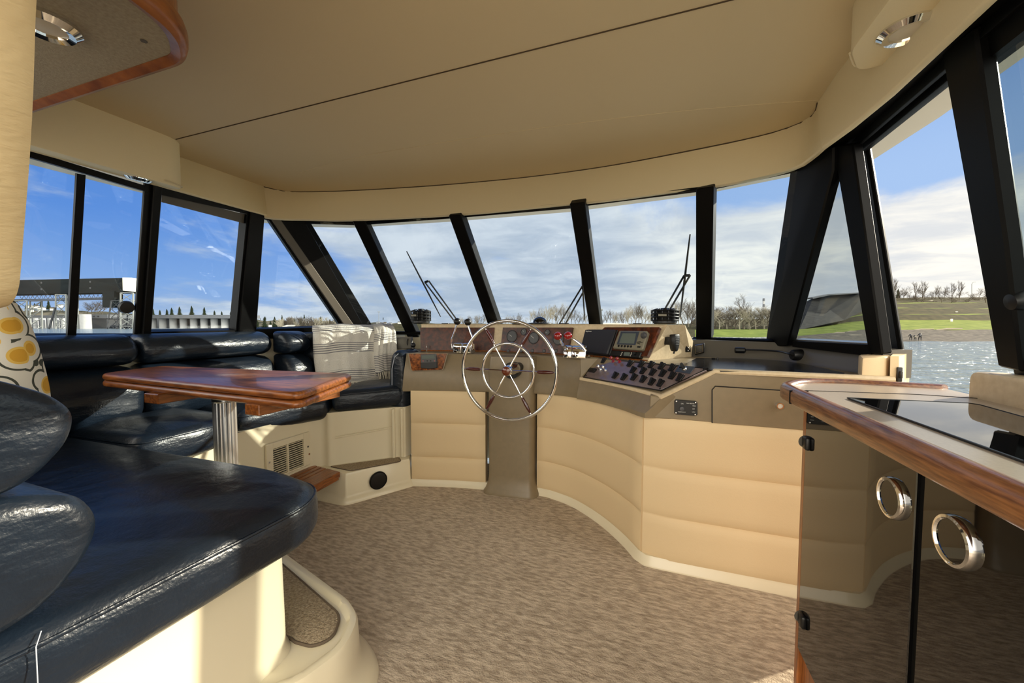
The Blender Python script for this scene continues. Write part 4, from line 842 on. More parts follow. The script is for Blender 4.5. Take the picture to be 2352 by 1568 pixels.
# ---------------------------------------------------------------- throw blanket over the forward seat back
def throw_mat():
    a = NT('woven_throw'); p = a.n('ShaderNodeBsdfPrincipled'); a.l(p.outputs[0], a.out.inputs[0]); p.inputs['Roughness'].default_value = .95; p.inputs['Specular IOR Level'].default_value = .1
    uv = a.n('ShaderNodeUVMap'); sx = a.n('ShaderNodeSeparateXYZ'); a.l(uv.outputs[0], sx.inputs[0])
    mu = a.n('ShaderNodeMath', operation='MULTIPLY'); mu.inputs[1].default_value = 46; a.l(sx.outputs[1], mu.inputs[0])
    fr = a.n('ShaderNodeMath', operation='FRACT'); a.l(mu.outputs[0], fr.inputs[0])
    st = a.n('ShaderNodeMath', operation='GREATER_THAN'); st.inputs[1].default_value = .62; a.l(fr.outputs[0], st.inputs[0])
    nz = a.n('ShaderNodeTexNoise', noise_dimensions='1D'); nz.inputs['Scale'].default_value = 5; nz.inputs['Detail'].default_value = 0; a.l(sx.outputs[1], nz.inputs['W'])
    g2 = a.n('ShaderNodeMath', operation='GREATER_THAN'); g2.inputs[1].default_value = .46; a.l(nz.outputs[0], g2.inputs[0])
    m2 = a.n('ShaderNodeMath', operation='MULTIPLY'); a.l(st.outputs[0], m2.inputs[0]); a.l(g2.outputs[0], m2.inputs[1])
    mx = a.n('ShaderNodeMix', data_type='RGBA'); mx.inputs[6].default_value = lin((222, 218, 208)); mx.inputs[7].default_value = lin((124, 124, 128)); a.l(m2.outputs[0], mx.inputs[0]); a.l(mx.outputs[2], p.inputs['Base Color'])
    tc = a.n('ShaderNodeTexCoord'); n2 = a.n('ShaderNodeTexNoise'); n2.inputs['Scale'].default_value = 140; a.l(tc.outputs['Object'], n2.inputs[0])
    ad = a.n('ShaderNodeMath', operation='MULTIPLY_ADD'); ad.inputs[1].default_value = .6; a.l(fr.outputs[0], ad.inputs[0]); a.l(n2.outputs[0], ad.inputs[2])
    b = a.n('ShaderNodeBump'); b.inputs['Strength'].default_value = .8; b.inputs['Distance'].default_value = .006; a.l(ad.outputs[0], b.inputs['Height']); a.l(b.outputs[0], p.inputs['Normal'])
    return a.m
M['throw'] = throw_mat(); M['fringe'] = mat('throw_fringe', (214, 208, 192), .95, spec=.1, var=(180, 172, 156), vscale=80)
t = thing('throw_blanket', 'pale striped woven throw with fringe draped over the forward seat back', 'blanket', (FA + fd * .25) + V((0, -.05, .66)))
def cloth(name, s0, s1, path, off, nu=40, fold=0, seed=1, m='throw'):
    rnd = random.Random(seed); ph = [rnd.uniform(0, 6) for _ in range(6)]
    P = resample3([V((a, b, 0)) for a, b in path], 60); bm = nb(); rows = []; vv = []
    for i, q in enumerate(P):
        v = i / 59; row = []
        for j in range(nu):
            u = j / (nu - 1); s = s0 + (s1 - s0) * u
            edge = min(u, 1 - u); roundoff = (max(0, .12 - edge) / .12) ** 2
            w = .006 * math.sin(9 * u + ph[0] + 3 * v) + .003 * math.sin(23 * u + ph[1] - 5 * v) + .003 * math.sin(41 * u + 9 * v + ph[2]) + .004 * math.sin(14 * v + 4 * u + ph[4])
            o = q.x + off + w * (1 if v > .12 else .4) - roundoff * .05 * (fold or 1)
            ss = s + .010 * math.sin(7 * v + ph[3]) + (.03 * v * (u - .5))
            row.append(FA + fd * ss + fnn * o + V((0, 0, q.y + .003 * math.sin(13 * u + ph[5]) - .018 * (2 * abs(u - .45)) ** 3)))
        rows.append(row)
    rs, fs = grid(bm, rows); uvl = bm.loops.layers.uv.new('UVMap'); idx = {}
    for i, r in enumerate(rs):
        for j, v in enumerate(r): idx[v] = (j / (nu - 1), i / 59)
    for f in fs:
        for l in f.loops: l[uvl].uv = idx[l.vert]
    o = obj(name, bm, m, t, 180); md = o.modifiers.new('thickness', 'SOLIDIFY'); md.thickness = .006; md.offset = 1
    return o, rows
def resample3(P, n):
    L = [0]
    for a, b in zip(P, P[1:]): L.append(L[-1] + (b - a).length)
    out = []; j = 0
    for i in range(n):
        s = L[-1] * i / (n - 1)
        while j < len(L) - 2 and L[j + 1] < s: j += 1
        out.append(P[j].lerp(P[j + 1], (s - L[j]) / max(1e-9, L[j + 1] - L[j])))
    return out
pth = [p.to_2d() for p in smooth_path([V(p) for p in [(-.10, .92, 0), (-.105, 1.06, 0), (-.08, 1.098, 0), (-.03, 1.10, 0), (.012, 1.05, 0), (.03, .93, 0), (.048, .80, 0), (.065, .715, 0), (.11, .69, 0), (.155, .69, 0)]], 6)]
ms, rows = cloth('main_sheet', -.02, .43, pth, .012, seed=4)
def fringe(rows, n, par, ln, seed, dz=-.02):
    rnd = random.Random(seed); last, prev = rows[-1], rows[-4]; K = len(last) - 1
    for k in range(n):
        f = (k + .5) / n * K; j = min(int(f), K - 1); p = last[j].lerp(last[j + 1], f - j); d = (last[j] - prev[j]).normalized()
        a = p + d * ln * .5 + V((rnd.uniform(-.006, .006), rnd.uniform(-.006, .006), dz * .3)); b = p + d * ln + V((rnd.uniform(-.012, .012), rnd.uniform(-.012, .012), dz))
        bm = nb(); tube(bm, [p, p.lerp(a, .4), a, b], [.0035, .0055, .0045, .002], 6); obj('tassel', bm, 'fringe', par)
fringe(rows, 34, ms, .05, 3, -.004)
pth2 = [p.to_2d() for p in smooth_path([V(p) for p in [(-.105, .95, 0), (-.11, 1.065, 0), (-.08, 1.112, 0), (-.02, 1.108, 0), (.03, 1.05, 0), (.055, .93, 0), (.075, .80, 0), (.09, .745, 0)]], 6)]
fs_, rows2 = cloth('folded_end', .385, .56, pth2, .02, 26, 1.4, seed=9)
fringe(rows2, 16, fs_, .06, 7, -.03)
# ---------------------------------------------------------------- pillow
def pillow_mat():
    a = NT('floral_print'); p = a.n('ShaderNodeBsdfPrincipled'); a.l(p.outputs[0], a.out.inputs[0]); p.inputs['Roughness'].default_value = .9
    tc = a.n('ShaderNodeTexCoord'); vo = a.n('ShaderNodeTexVoronoi'); vo.inputs['Scale'].default_value = 17; a.l(tc.outputs['Object'], vo.inputs[0])
    r = a.n('ShaderNodeValToRGB'); r.color_ramp.interpolation = 'CONSTANT'; e = r.color_ramp.elements
    e[0].color = lin((214, 160, 52)); e[1].position = .33; e[1].color = lin((232, 190, 92))
    for pos, c in ((.42, (226, 220, 206)), (.62, (70, 72, 62)), (.7, (226, 220, 206))): q = e.new(pos); q.color = lin(c)
    a.l(vo.outputs['Distance'], r.inputs[0]); a.l(r.outputs[0], p.inputs['Base Color']); return a.m
M['pillow'] = pillow_mat()
bm = nb(); n = 18; rows = []
for i in range(n + 1):
    row = []
    for j in range(n + 1):
        u, v = i / n * 2 - 1, j / n * 2 - 1; th = .085 * max(0, (1 - u ** 4) * (1 - v ** 4)) ** .55
        row.append((u * .21 * (1 - .08 * v * v), v * .21 * (1 - .08 * u * u), th))
    rows.append(row)
mp = Matrix.Translation(atd(-108, 836, 1.02)) @ Matrix.Rotation(R(18), 4, 'Z') @ Matrix.Rotation(R(100), 4, 'X')
grid(bm, [[mp @ V(p) for p in r] for r in rows]); grid(bm, [[mp @ V((p[0], p[1], -p[2])) for p in r] for r in rows]); bmesh.ops.remove_doubles(bm, verts=bm.verts, dist=1e-5)
tag(obj('throw_pillow', bm, 'pillow', None, 80), 'white and yellow floral throw pillow at the left edge above the back roll', 'pillow')
# ================================================================ table
TZ = .905; q = [atz(x, y, TZ) for x, y in [(222, 858), (370, 839), (816, 857), (686, 903)]]
x0 = (q[0].x + q[1].x) / 2; x1 = (q[2].x + q[3].x) / 2; y0 = (q[0].y + q[3].y) / 2; y1 = (q[1].y + q[2].y) / 2
t = thing('dinette_table', 'folded teak dinette table on a ribbed aluminium pole', 'table', ((x0 + x1) / 2, (y0 + y1) / 2, .187))
tp = rpoly([q[0].to_2d(), q[3].to_2d(), q[2].to_2d(), q[1].to_2d()], .065, 7)
def leaf_(z0, z1, n): 
    bm = nb(); h = (z1 - z0) / 2; pr = [(h * (1 - math.sin(R(180) * i / 10)) * .9, z0 + h - h * math.cos(R(180) * i / 10)) for i in range(11)]
    slab(bm, tp, pr); return obj(n, bm, 'teak_x', t, 50)
leaf_(TZ - .026, TZ, 'upper_leaf'); leaf_(TZ - .054, TZ - .028, 'lower_leaf')
zb = TZ - .054
for px0, px1 in ((330, 362), (560, 593)):
    a, b = atz(px0, 930, zb - .03), atz(px1, 930, zb - .03)
    xa = aty(px0, 935, q[3].y + .01).x; xb = aty(px1, 935, q[3].y + .01).x
    bm = nb(); bbox(bm, xa, xb, q[3].y + .012, q[3].y + .36, zb - .036, zb + .002, .003, 1); obj('support_rail', bm, 'teak', t, 30)
pc = aty(515.5, 930, 1.10); px_, py_ = pc.x, pc.y
bm = nb(); n = 72; ring = lambda z, k=1: [V((px_ + (.0405 + .0016 * (1 if i % 4 < 2 else -1)) * k * math.cos(2 * math.pi * i / n), py_ + (.0405 + .0016 * (1 if i % 4 < 2 else -1)) * k * math.sin(2 * math.pi * i / n), z)) for i in range(n)]
ring_skin(bm, [ring(.19), ring(.79)]); obj('pole', bm, 'alu', t, 30)
bm = nb(); lathe(bm, [(0, .785), (.041, .785), (.045, .79), (.045, .815), (.050, .822), (.056, .832), (.056, zb), (0, zb)], Matrix.Translation((px_, py_, 0)), 32); obj('top_socket', bm, 'steel', t)
bm = nb(); lathe(bm, [(0, .188), (.08, .188), (.08, .194), (.06, .21), (.046, .22), (.046, .24), (0, .24)], Matrix.Translation((px_, py_, 0)), 32); obj('floor_socket', bm, 'steel', t)
# ================================================================ overhead locker and padded partition, upper left
OZ = 1.75
ov = rpoly([(-2.3, .61), (-1.07, .637), (-.975, .575), (-.94, .45), (-.93, .2), (-.93, -.33), (-2.3, -.33)], [0, .05, .08, .09, .1, 0, 0], 7)
t = thing('overhead_locker', 'overhead locker with a curved teak face and pale underside, upper left', 'cabinet', (-1.5, .2, OZ))
bm = nb(); slab(bm, inset(ov, .026), [(0, OZ + .006), (0, OZ + .03)]); obj('underside', bm, mat('underside_vinyl', (168, 160, 142), .7, var=(148, 140, 122), vscale=140, bump=.4, bscale=300, bdist=.002), t, 30)
bm = nb(); k = len(ov)
rings = []
for p0, p1, p2, p3 in zip(ov, inset(ov, -.004), inset(ov, .03), inset(ov, .012)):
    rings.append([V((p2.x, p2.y, OZ + .022)), V((p2.x, p2.y, OZ + .004)), V((p3.x, p3.y, OZ - .004)), V((p0.x, p0.y, OZ + .002)), V((p1.x, p1.y, OZ + .016)), V((p1.x, p1.y, OZ + .032)), V((p0.x, p0.y, OZ + .046)), V((p3.x, p3.y, OZ + .05))])
ring_skin(bm, rings, True, False, True); obj('bottom_rail', bm, wood('teak_rail', (116, 62, 26), (168, 102, 48), st=(3, 3, 8), sc=5), t, 50)
bm = nb(); slab(bm, inset(ov, .014), [(0, OZ + .03), (0, 2.02)]); obj('face', bm, wood('teak_face', (122, 68, 30), (166, 100, 46), st=(9, 9, 1), sc=12), t, 40)
c = atz(1205 / 3.647, 345 / 3.647, OZ + .005); bm = nb(); lathe(bm, [(0, -.001), (.006, -.001), (.007, .002)], Matrix.Translation(c), 12); obj('screw_plug', bm, 'grey_frame', t)
lc = atz(104, 53, OZ + .004); puck('recessed_light', lc, 'black and chrome recessed light in the underside of the teak overhead locker', .055)
bm = nb()
e = [(-.60, 2.02), (-.765, 1.545), (-.795, 1.38), (-.858, 1.165), (-.885, 1.142), (-.95, 1.135), (-1.2, 1.135), (-1.2, 2.02)]
rg = rpoly(e, [0, .03, .1, .05, .03, .02, 0, 0], 5); rings = []
for ins, yy in ((.016, .275), (.004, .28), (0, .268), (0, .222), (.006, .21)): rings.append([V((p.x, yy, p.y)) for p in inset(rg, ins)])
ring_skin(bm, rings); tag(obj('partition_panel', bm, mat('panel_leatherette', (218, 196, 152), .7, var=(206, 182, 138), vscale=5, bump=.5, bscale=60, bstretch=(1, 1, 3), bdist=.004), None, 60), 'padded cream panel hanging at the upper left edge beside the overhead locker', 'panel')
# ================================================================ galley peninsula
g = thing('galley_counter', 'galley peninsula with teak edged counter, lower right', 'counter', (.65, .6, 0))
CT = .912
co = rpoly([(.895, -.33), (.428, -.33), (.393, 1.32), (.392, 1.475), (.47, 1.61), (.62, 1.66), (.895, 1.62)], [0, 0, .03, .06, .10, .12, 0], 7)
bm = nb(); slab(bm, inset(co, .02), [(0, CT - .03), (0, CT)]); obj('worktop', bm, 'laminate', g, 30)
bm = nb(); prof = [(.036, -.006), (.036, .004), (.030, .011), (.018, .013), (.006, .009), (0, .0), (0, -.029), (.004, -.034), (.03, -.034), (.036, -.03)]
I = {a: inset(co, a) for a, _ in prof}; W = [i for i in range(1, len(co))]
rings = [[V((I[a][i].x, I[a][i].y, CT + z)) for a, z in prof] for i in W]
ring_skin(bm, rings); obj('teak_edge', bm, wood('counter_teak', (92, 52, 26), (142, 92, 52), rough=.3, st=(3, .6, 8), sc=26), g, 50)
jp = V((.353, 1.285)); bm = nb(); I2 = inset(co, -.0012)
jw = min(W, key=lambda i: (co[i] - V((.393, 1.375))).length)
a, b = co[jw], I[.036][jw]; d2 = V((b.x - a.x, b.y - a.y, 0)).normalized()
hexa(bm, [V((a.x, a.y, CT - .034)) - d2 * .0015, V((a.x, a.y + .006, CT - .034)) - d2 * .0015, V((b.x, b.y + .006, CT - .034)), V((b.x, b.y, CT - .034))], [V((a.x, a.y, CT + .006)) - d2 * .0015, V((a.x, a.y + .006, CT + .006)) - d2 * .0015, V((b.x, b.y + .006, CT + .0125)), V((b.x, b.y, CT + .0125))]); obj('edge_joint', bm, 'frame', g, 0)
bm = nb(); tube(bm, [atz(x, y, CT) for x, y in [(1850, 897), (2110, 906), (2262, 916), (2285, 920), (2352, 937), (2420, 956)]], .0016, 6); obj('inlay_line', bm, 'black', g)
ht = thing('cooktop', 'mirror black glass cooktop set in the galley counter', 'cooktop', atz(2230, 990, CT))
hp = [atz(x, y, CT + .004) for x, y in [(1947, 913), (2222, 925), (2250, 929), (2500, 998), (2700, 1060), (2700, 1185), (2352, 1058)]]
bm = nb(); prism(bm, hp, (0, 0, -.004)); obj('glass_top', bm, 'gloss', ht, 0)
bm = nb(); tube(bm, [p - V((0, 0, .001)) for p in hp], .0022, 6, True); obj('seal', bm, 'black', ht)
# splash block beside the door
bm = nb(); sbp = rpoly([(-.33, .90), (1.455, .90), (1.455, .985), (-.33, 1.0)], [0, 0, .03, 0], 5)
prism(bm, [V((.845, p.x, p.y)) for p in sbp], (.06, 0, 0)); bevel(bm, .008, 2, 50); struct('trim_9', bm, 'beige', 40)
# cabinet fronts, running slightly outboard towards the stern like the counter edge
GA = math.atan2(.015, .70); GM = Matrix.Translation((.408, 1.292, 0)) @ Matrix.Rotation(GA, 4, 'Z'); GN = V((-math.cos(GA), -math.sin(GA), 0)); GPL = (V((.408, 1.292, 0)), GN)
def gbox(x0, x1, y0, y1, z0, z1, bev=0): bm = nb(); box(bm, ((x0 + x1) / 2, (y0 + y1) / 2, (z0 + z1) / 2), (x1 - x0, y1 - y0, z1 - z0), GM, bev, 1); return bm
obj('carcass', gbox(.012, .34, -1.6, 0, .06, CT - .032), 'teak_z', g, 0)
obj('end_panel', gbox(0, .44, -.023, 0, 0, CT - .03, .003), 'teak_z', g, 30)
obj('toe_kick', gbox(.02, .04, -1.6, -.023, 0, .19), 'teak', g, 0)
def gl(px, py): p = GM.inverted() @ atp(px, py, GPL); return p
def door(ya, yb, kn, label):
    d_ = obj('door', gbox(-.002, .014, ya, yb, .195, CT - .034, .0015), 'gloss', g, 30); d_['label'] = label
    if not kn: return d_
    c = atp(kn[0], kn[1], (GPL[0] + GN * .003, GN)); m = frame_m(c, GN); r = .0375
    bm = nb(); lathe(bm, [(r * .78, .004), (r * .84, .008), (r * .95, .007), (r, .002), (r * 1.0, -.001)], m, 36); k_ = obj('handle_ring', bm, 'chrome', d_)
    bm = nb(); lathe(bm, [(0, .002), (r * .5, .002), (r * .80, .005)], m, 36); obj('handle_cup', bm, 'gloss', k_)
    return d_
yg0, yg1 = gl(2101, 1250).y, gl(2119, 1250).y
d1 = door(yg0, -.027, (2050, 1143), 'smoked glossy door'); d2_ = door(-.99, yg1, (2195, 1243), 'smoked glossy door'); door(-1.5, -1.0, None, 'smoked glossy door')
obj('door_gap', gbox(.004, .014, yg1, yg0, .195, CT - .034), 'frame', g, 0)
for px, py in ((1857, 1017), (1847, 1423)):
    q = gl(px, py); bm = nb(); box(bm, q + V((-.006, -.004, 0)), (.014, .030, .036), GM, .006, 3); h = obj('hinge', bm, 'black', d1, 40)
    bm = nb(); lathe(bm, [(0, .003), (.011, .003), (.017, 0)], GM @ frame_m(q + V((-.004, .013, 0)), (-.25, 1, 0)), 18); obj('hinge_cap', bm, 'grey_frame', h)
# ================================================================ the world outside
WZL = -2.0
M['water'] = mat('harbour_water', (112, 126, 134), .13, ior=1.6, bump=1, bscale=1.1, bstretch=(1, 1.7, 1), bdist=.5, bdetail=3, bump2=(1, .33, (1, 1.8, 1), 1.0), coords='Object')
M['gravel'] = mat('dark_beach', (62, 58, 52), .95, spec=.1, var=(96, 90, 80), vscale=1.2, vstretch=(1, 1, 1), ramp=(.4, .65))
M['rocks'] = mat('shore_rocks', (74, 74, 74), .9, var=(168, 168, 166), vscale=2.2, ramp=(.45, .62), bump=1, bscale=2, bdist=.6)
M['grass'] = mat('park_grass', (84, 98, 40), .95, spec=.05, var=(116, 126, 58), vscale=.5)
M['slope'] = mat('winter_bank', (46, 46, 30), .95, spec=.05, var=(74, 68, 46), vscale=.6)
M['hillside'] = mat('wooded_hill', (54, 56, 46), .95, spec=.05, var=(104, 98, 84), vscale=.09, ramp=(.38, .62), bump=1, bscale=.12, bdist=5)
M['bark'] = mat('bare_twigs', (84, 76, 66), .95, spec=.05)
M['bark_pale'] = mat('pale_twigs', (150, 142, 124), .95, spec=.05)
M['needles'] = mat('dark_needles', (28, 36, 26), .95, spec=.05, var=(46, 54, 36), vscale=.8)
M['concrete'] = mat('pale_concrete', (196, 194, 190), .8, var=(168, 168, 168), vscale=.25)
M['conc_dark'] = mat('dark_concrete', (104, 106, 110), .85)  # one even darker grey for quay, roofs and blocks
M['clad'] = mat('corrugated_cladding', (20, 24, 26), .8, spec=.1, var=(30, 36, 38), vscale=.08, vstretch=(1, 1, 6))
M['cladcream'] = mat('cream_cladding', (232, 226, 206), .7)
M['lattice'] = mat('grey_steelwork', (128, 130, 126), .6)
M['dark_steel'] = mat('dark_steelwork', (50, 52, 56), .6)
M['wedge_face'] = mat('dark_wedge_face', (28, 28, 28), .9, var=(50, 49, 46), vscale=.8, vstretch=(1, 1, 4))
bm = nb(); P = [(-900, -200), (600, -200), (600, 900), (-900, 900)]
prism(bm, [V((x, y, WZL)) for x, y in P], (0, 0, -3)); struct('water', bm, 'water', 0)
rnd = random.Random(11)
def interp(tab, x):
    for (a, u), (b, v) in zip(tab, tab[1:]):
        if a <= x <= b: return u + (v - u) * (x - a) / (b - a)
    return tab[0][1] if x < tab[0][0] else tab[-1][1]
# the park shore ahead and to starboard: beach, lawn and grassed terraces
rows_hill = [(59, None, 0), (64.3, 783.5, 0), (74, 772, 0), (84, 757, 0), (88, 752, 1), (104, 735, 1), (108, 722, 2), (114, 721, 1), (120, 708, 2), (127, 707, 1), (135, 696, 2), (143, 695, 1), (152, 687, 2), (165, 684, 2), (230, 683, 2)]
rows_low = [(58, None, 3), (62, 785, 3), (72, 774, 3), (78, 771, 1), (84, 763, 1), (92, 757, 1), (98, 756, 1), (104, 755, 2), (108, 754, 2), (112, 750, 2), (116, 747, 2), (122, 743, 2), (130, 738, 2), (140, 734, 2), (230, 732, 2)]
cols = list(range(900, 2960, 12))
bm = nb(); grid_pts = []
for k in range(15):
    row = []
    for px in cols:
        w = min(1, max(0, (px - 1815) / 190)); w = w * w * (3 - 2 * w)
        d = rows_low[k][0] * (1 - w) + rows_hill[k][0] * w
        if k == 0: p = atd(px, 790, d); p.z = WZL - .5
        else: lo_ = rows_low[k][1] if px > 1590 else max(rows_low[k][1], 744); py = lo_ * (1 - w) + rows_hill[k][1] * w + .6 * math.sin(px * .05 + k * 1.7) + .5 * math.sin(px * .021 + 2 * k); p = atd(px, py, d)
        row.append(p)
    grid_pts.append(row)
rs, fs = grid(bm, grid_pts)
for i in range(14):
    for j in range(len(cols) - 1):
        f = fs[i * (len(cols) - 1) + j]; px = cols[j]
        f.material_index = (rows_low if px < 1815 else rows_hill)[i + 1 if i else 0][2] if i else (3 if px < 1815 else 0)
        if px < 1590 and f.material_index == 1: f.material_index = 2
struct('shore', bm, ['gravel', 'grass', 'slope', 'rocks'], 60)
# far wooded shore ahead and to port
def hill(name, cols, crest, d, base, m='hillside'):
    bm = nb(); g0 = []
    for t_ in (0, .35, .7, 1, 1.35):
        row = []
        for px in cols:
            py = interp(crest, px); k = base + (py - base) * min(1, t_) + 1.2 * math.sin(px * .11 + 3 * t_) * (t_ > 0)
            p = atd(px, k, d * (1 + .25 * t_))
            if t_ == 0: p.z = WZL - .3
            row.append(p)
        g0.append(row)
    grid(bm, g0); return struct(name, bm, m, 60)
hill('hill', range(-420, 960, 10), [(-420, 712), (0, 716), (100, 712), (240, 716), (340, 724), (560, 728), (600, 736), (760, 738), (870, 744), (960, 748)], 330, 766)
hill('hill', range(560, 1240, 10), [(560, 738), (700, 742), (870, 741), (1000, 743), (1240, 744)], 260, 766)
# ---------------------------------------------------------------- trees
def bare_tree(h, seed, spread=.55, levels=4):
    r = random.Random(seed); bm = nb()
    def br(p, d, L, rad, lv):
        n = 3; pts = [p]
        for i in range(n):
            d = (d + V((r.uniform(-.18, .18), r.uniform(-.18, .18), r.uniform(-.02, .12)))).normalized(); pts.append(pts[-1] + d * L / n)
        tube(bm, pts, [rad * (1 - .2 * i) for i in range(n + 1)], 4 if lv > 1 else 3)
        if lv <= 0: return
        for k in range(4 if lv > 1 else 5):
            q = pts[1 + r.randrange(n)] if k else pts[-1]
            a = V((r.uniform(-1, 1), r.uniform(-1, 1), r.uniform(.1, .8))).normalized()
            br(q, (d * (1 - spread) + a * spread).normalized(), L * r.uniform(.55, .78), rad * .58, lv - 1)
    br(V((0, 0, -.5)), V((0, 0, 1)), h * .36, h * .016, levels); return bm
def conifer(h, seed):
    r = random.Random(seed); bm = nb(); lathe(bm, [(0, -.5), (h * .02, -.5), (h * .012, h * .5), (0, h * .9)], None, 6)
    n = 13
    for k in range(n):
        z = h * (.12 + .86 * k / n); R_ = h * .25 * (1 - k / n) ** .75 * (.8 + .4 * r.random()) + h * .012; m = 9
        ring = []
        for j in range(m * 2):
            a = math.pi * j / m + k; q = R_ * (1 if j % 2 else .55) * r.uniform(.75, 1.2); ring.append(V((q * math.cos(a), q * math.sin(a), z - q * .35)))
        c = bm.verts.new((0, 0, z + h * .09)); e = bm.verts.new((0, 0, z - h * .01)); vs = [bm.verts.new(p) for p in ring]
        for j in range(len(vs)): bm.faces.new((c, vs[j], vs[(j + 1) % len(vs)])); bm.faces.new((e, vs[(j + 1) % len(vs)], vs[j]))
    return bm
def bush(h, seed):
    return bare_tree(h, seed, .75, 4)
protos = {}
def tree(kind, px, py_base, py_top, d, label, group, name=None, wide=1, mm_=None):
    key = (kind, mm_)
    b = atd(px, py_base, d); hgt = (py_base - py_top) * d / F
    if key not in protos:
        sd = {'bare': 5, 'bare2': 9, 'poplar': 14, 'fir': 3, 'bush': 21}[kind]
        bmx = conifer(1 * 10, sd) if kind == 'fir' else bare_tree(10, sd, .3, 4) if kind == 'poplar' else bush(10, sd) if kind == 'bush' else bare_tree(10, sd, .55 if kind == 'bare' else .62, 4)
        zz = max(v.co.z for v in bmx.verts)
        for v in bmx.verts: v.co *= 10 / zz
        o = obj(name or ('fir_tree' if kind == 'fir' else 'bare_tree'), bmx, mm_ or ('needles' if kind == 'fir' else 'bark'), None, 0, False); protos[key] = o
        o['_off'] = list(o.location); src = o
    else: src = protos[key].copy(); C.objects.link(src)
    s = hgt / 10; off = V(protos[key]['_off']); rz = rnd.uniform(0, 6.28)
    src.location = b + Matrix.Rotation(rz, 3, 'Z') @ V((off.x * s * wide, off.y * s * wide, 0)) + V((0, 0, -.05 * hgt)); src.rotation_euler = (0, 0, rz); src.scale = (s * wide, s * wide, s * 1.05)
    src['label'] = label; src['category'] = 'tree'; src['group'] = group; return src
LB = 'bare winter tree on the shore seen through the forward windscreen'
for px, top in [(px_ + dx, tp + abs(dx) * .6 - 5) for dx in (0, -9, 8) for px_, tp in [(1225, 716), (1248, 708), (1268, 704), (1290, 702), (1312, 712), (1338, 722), (1376, 728), (1402, 716), (1420, 720), (1436, 714), (1452, 706), (1468, 700), (1484, 708), (1500, 722), (1560, 700), (1578, 690), (1590, 696), (1190, 724), (1168, 728), (1092, 728), (1108, 724), (1075, 730), (1056, 731)]]:
    tree(rnd.choice(['bare', 'bare2']), px, 752, top, rnd.uniform(104, 122), LB, 'bare trees ahead of the windscreen', wide=.9, mm_=rnd.choice(['bark', 'bark_pale']))
LB = 'bare winter shrub in the thicket behind the lawn, front right window'
for i in range(44):
    px = 1606 + i * 4.8 + rnd.uniform(-3, 3); tree('bush', px, 758 - (px - 1600) * .01, rnd.uniform(703, 722) if px > 1630 else 712, rnd.uniform(96, 112), LB, 'shrubs in the thicket', 'bare_shrub', wide=1.3, mm_=rnd.choice(['bark', 'bark_pale']))
tree('bare', 1709, 735, 676, 108, 'lone bare tree rising above the thicket, front right window', None, mm_='bark'); 
LB = 'bare winter tree along the crest of the terraced bank'
for px, b_, tp in [(2046, 700, 640), (2075, 690, 658), (2102, 694, 648), (2118, 690, 646), (2148, 690, 657), (2168, 688, 658), (2186, 687, 650), (2202, 687, 646), (2090, 700, 672), (2135, 698, 668), (2160, 696, 664), (2248, 686, 660)]:
    tree('poplar' if tp < 652 else 'bare2', px, b_, tp, rnd.uniform(150, 165), LB, 'trees on the bank', mm_='bark', wide=.9)
LB = 'leafless scrub on the slope of the terraced bank'
for i in range(22):
    px = 2020 + i * 13 + rnd.uniform(-5, 5); b_ = rnd.choice([690, 694, 700, 706]); tree('bush', px, b_, b_ - rnd.uniform(14, 30), rnd.uniform(140, 158), LB, 'scrub on the bank', 'bare_shrub', wide=1.5, mm_='bark')
for k, px in enumerate((2062, 2345)):
    tree('fir', px, 690, 664 if k == 0 else 634, 170, ('low' if k == 0 else 'tall') + ' dark fir on the crest of the terraced bank' + ('' if k == 0 else ' at the far right edge'), None)
LB = 'dark fir on the skyline behind the silos and trees to port'
for px, tp in [(352, 708), (368, 712), (384, 710), (395, 707), (413, 705), (441, 703), (470, 706), (493, 713), (510, 715), (530, 716), (598, 730), (610, 727), (648, 723), (676, 729), (699, 722), (735, 728), (760, 733), (112, 690), (95, 692), (80, 696), (60, 700), (880, 728), (895, 734)]:
    tree('fir', px, 734 if px > 300 else 712, tp, rnd.uniform(395, 415) if px < 560 else rnd.uniform(300, 330), LB, 'firs on the skyline')
LB = 'tall bare poplar in the wood beyond the port quarter window'
for i in range(40):
    px = 640 + i * 4.1 + rnd.uniform(-2, 2); tree('poplar', px, 764, rnd.uniform(726, 742), rnd.uniform(225, 255), LB, 'poplars in the wood', 'poplar_tree', wide=1.6, mm_=rnd.choice(['bark', 'bark_pale', 'bark']))
for i in range(14):
    px = 590 + i * 15 + rnd.uniform(-4, 4); tree('fir', px, 764, rnd.uniform(726, 738), rnd.uniform(258, 275), 'dark fir among the bare poplars beyond the port quarter window', 'firs in the wood')
LB = 'leafless tree behind the conveyor gallery to port'
for px, tp in [(200, 695), (210, 692), (218, 690), (226, 696), (234, 697)]: tree('bare2', px, 722, tp, 300, LB, 'trees behind the gallery', wide=1.5, mm_='bark')
# ---------------------------------------------------------------- quay with silos and conveyor, port side
def wbox(name, px0, px1, pyt, pyb, d, depth, m, bev=0):
    a, b = atd(px0, pyb, d), atd(px1, pyb, d); top = atd((px0 + px1) / 2, pyt, d).z; bot = min(a.z, b.z)
    bk = V((FW.x, FW.y, 0)).normalized() * depth; bm = nb()
    hexa(bm, [V((a.x, a.y, bot)), V((b.x, b.y, bot)), V((b.x, b.y, top)), V((a.x, a.y, top))], [V((a.x, a.y, bot)) + bk, V((b.x, b.y, bot)) + bk, V((b.x, b.y, top)) + bk, V((a.x, a.y, top)) + bk]); return bm, m
def wb(name, label, cat, *a, group=None, parent=None):
    bm, m = wbox(name, *a); o = obj(name, bm, m, parent, 0)
    return tag(o, label, cat, group) if not parent else o
D = 210
bm, _ = wbox('', -420, 560, 766, 790, D - 14, 60, 'conc_dark'); struct('quay', bm, 'conc_dark', 0)
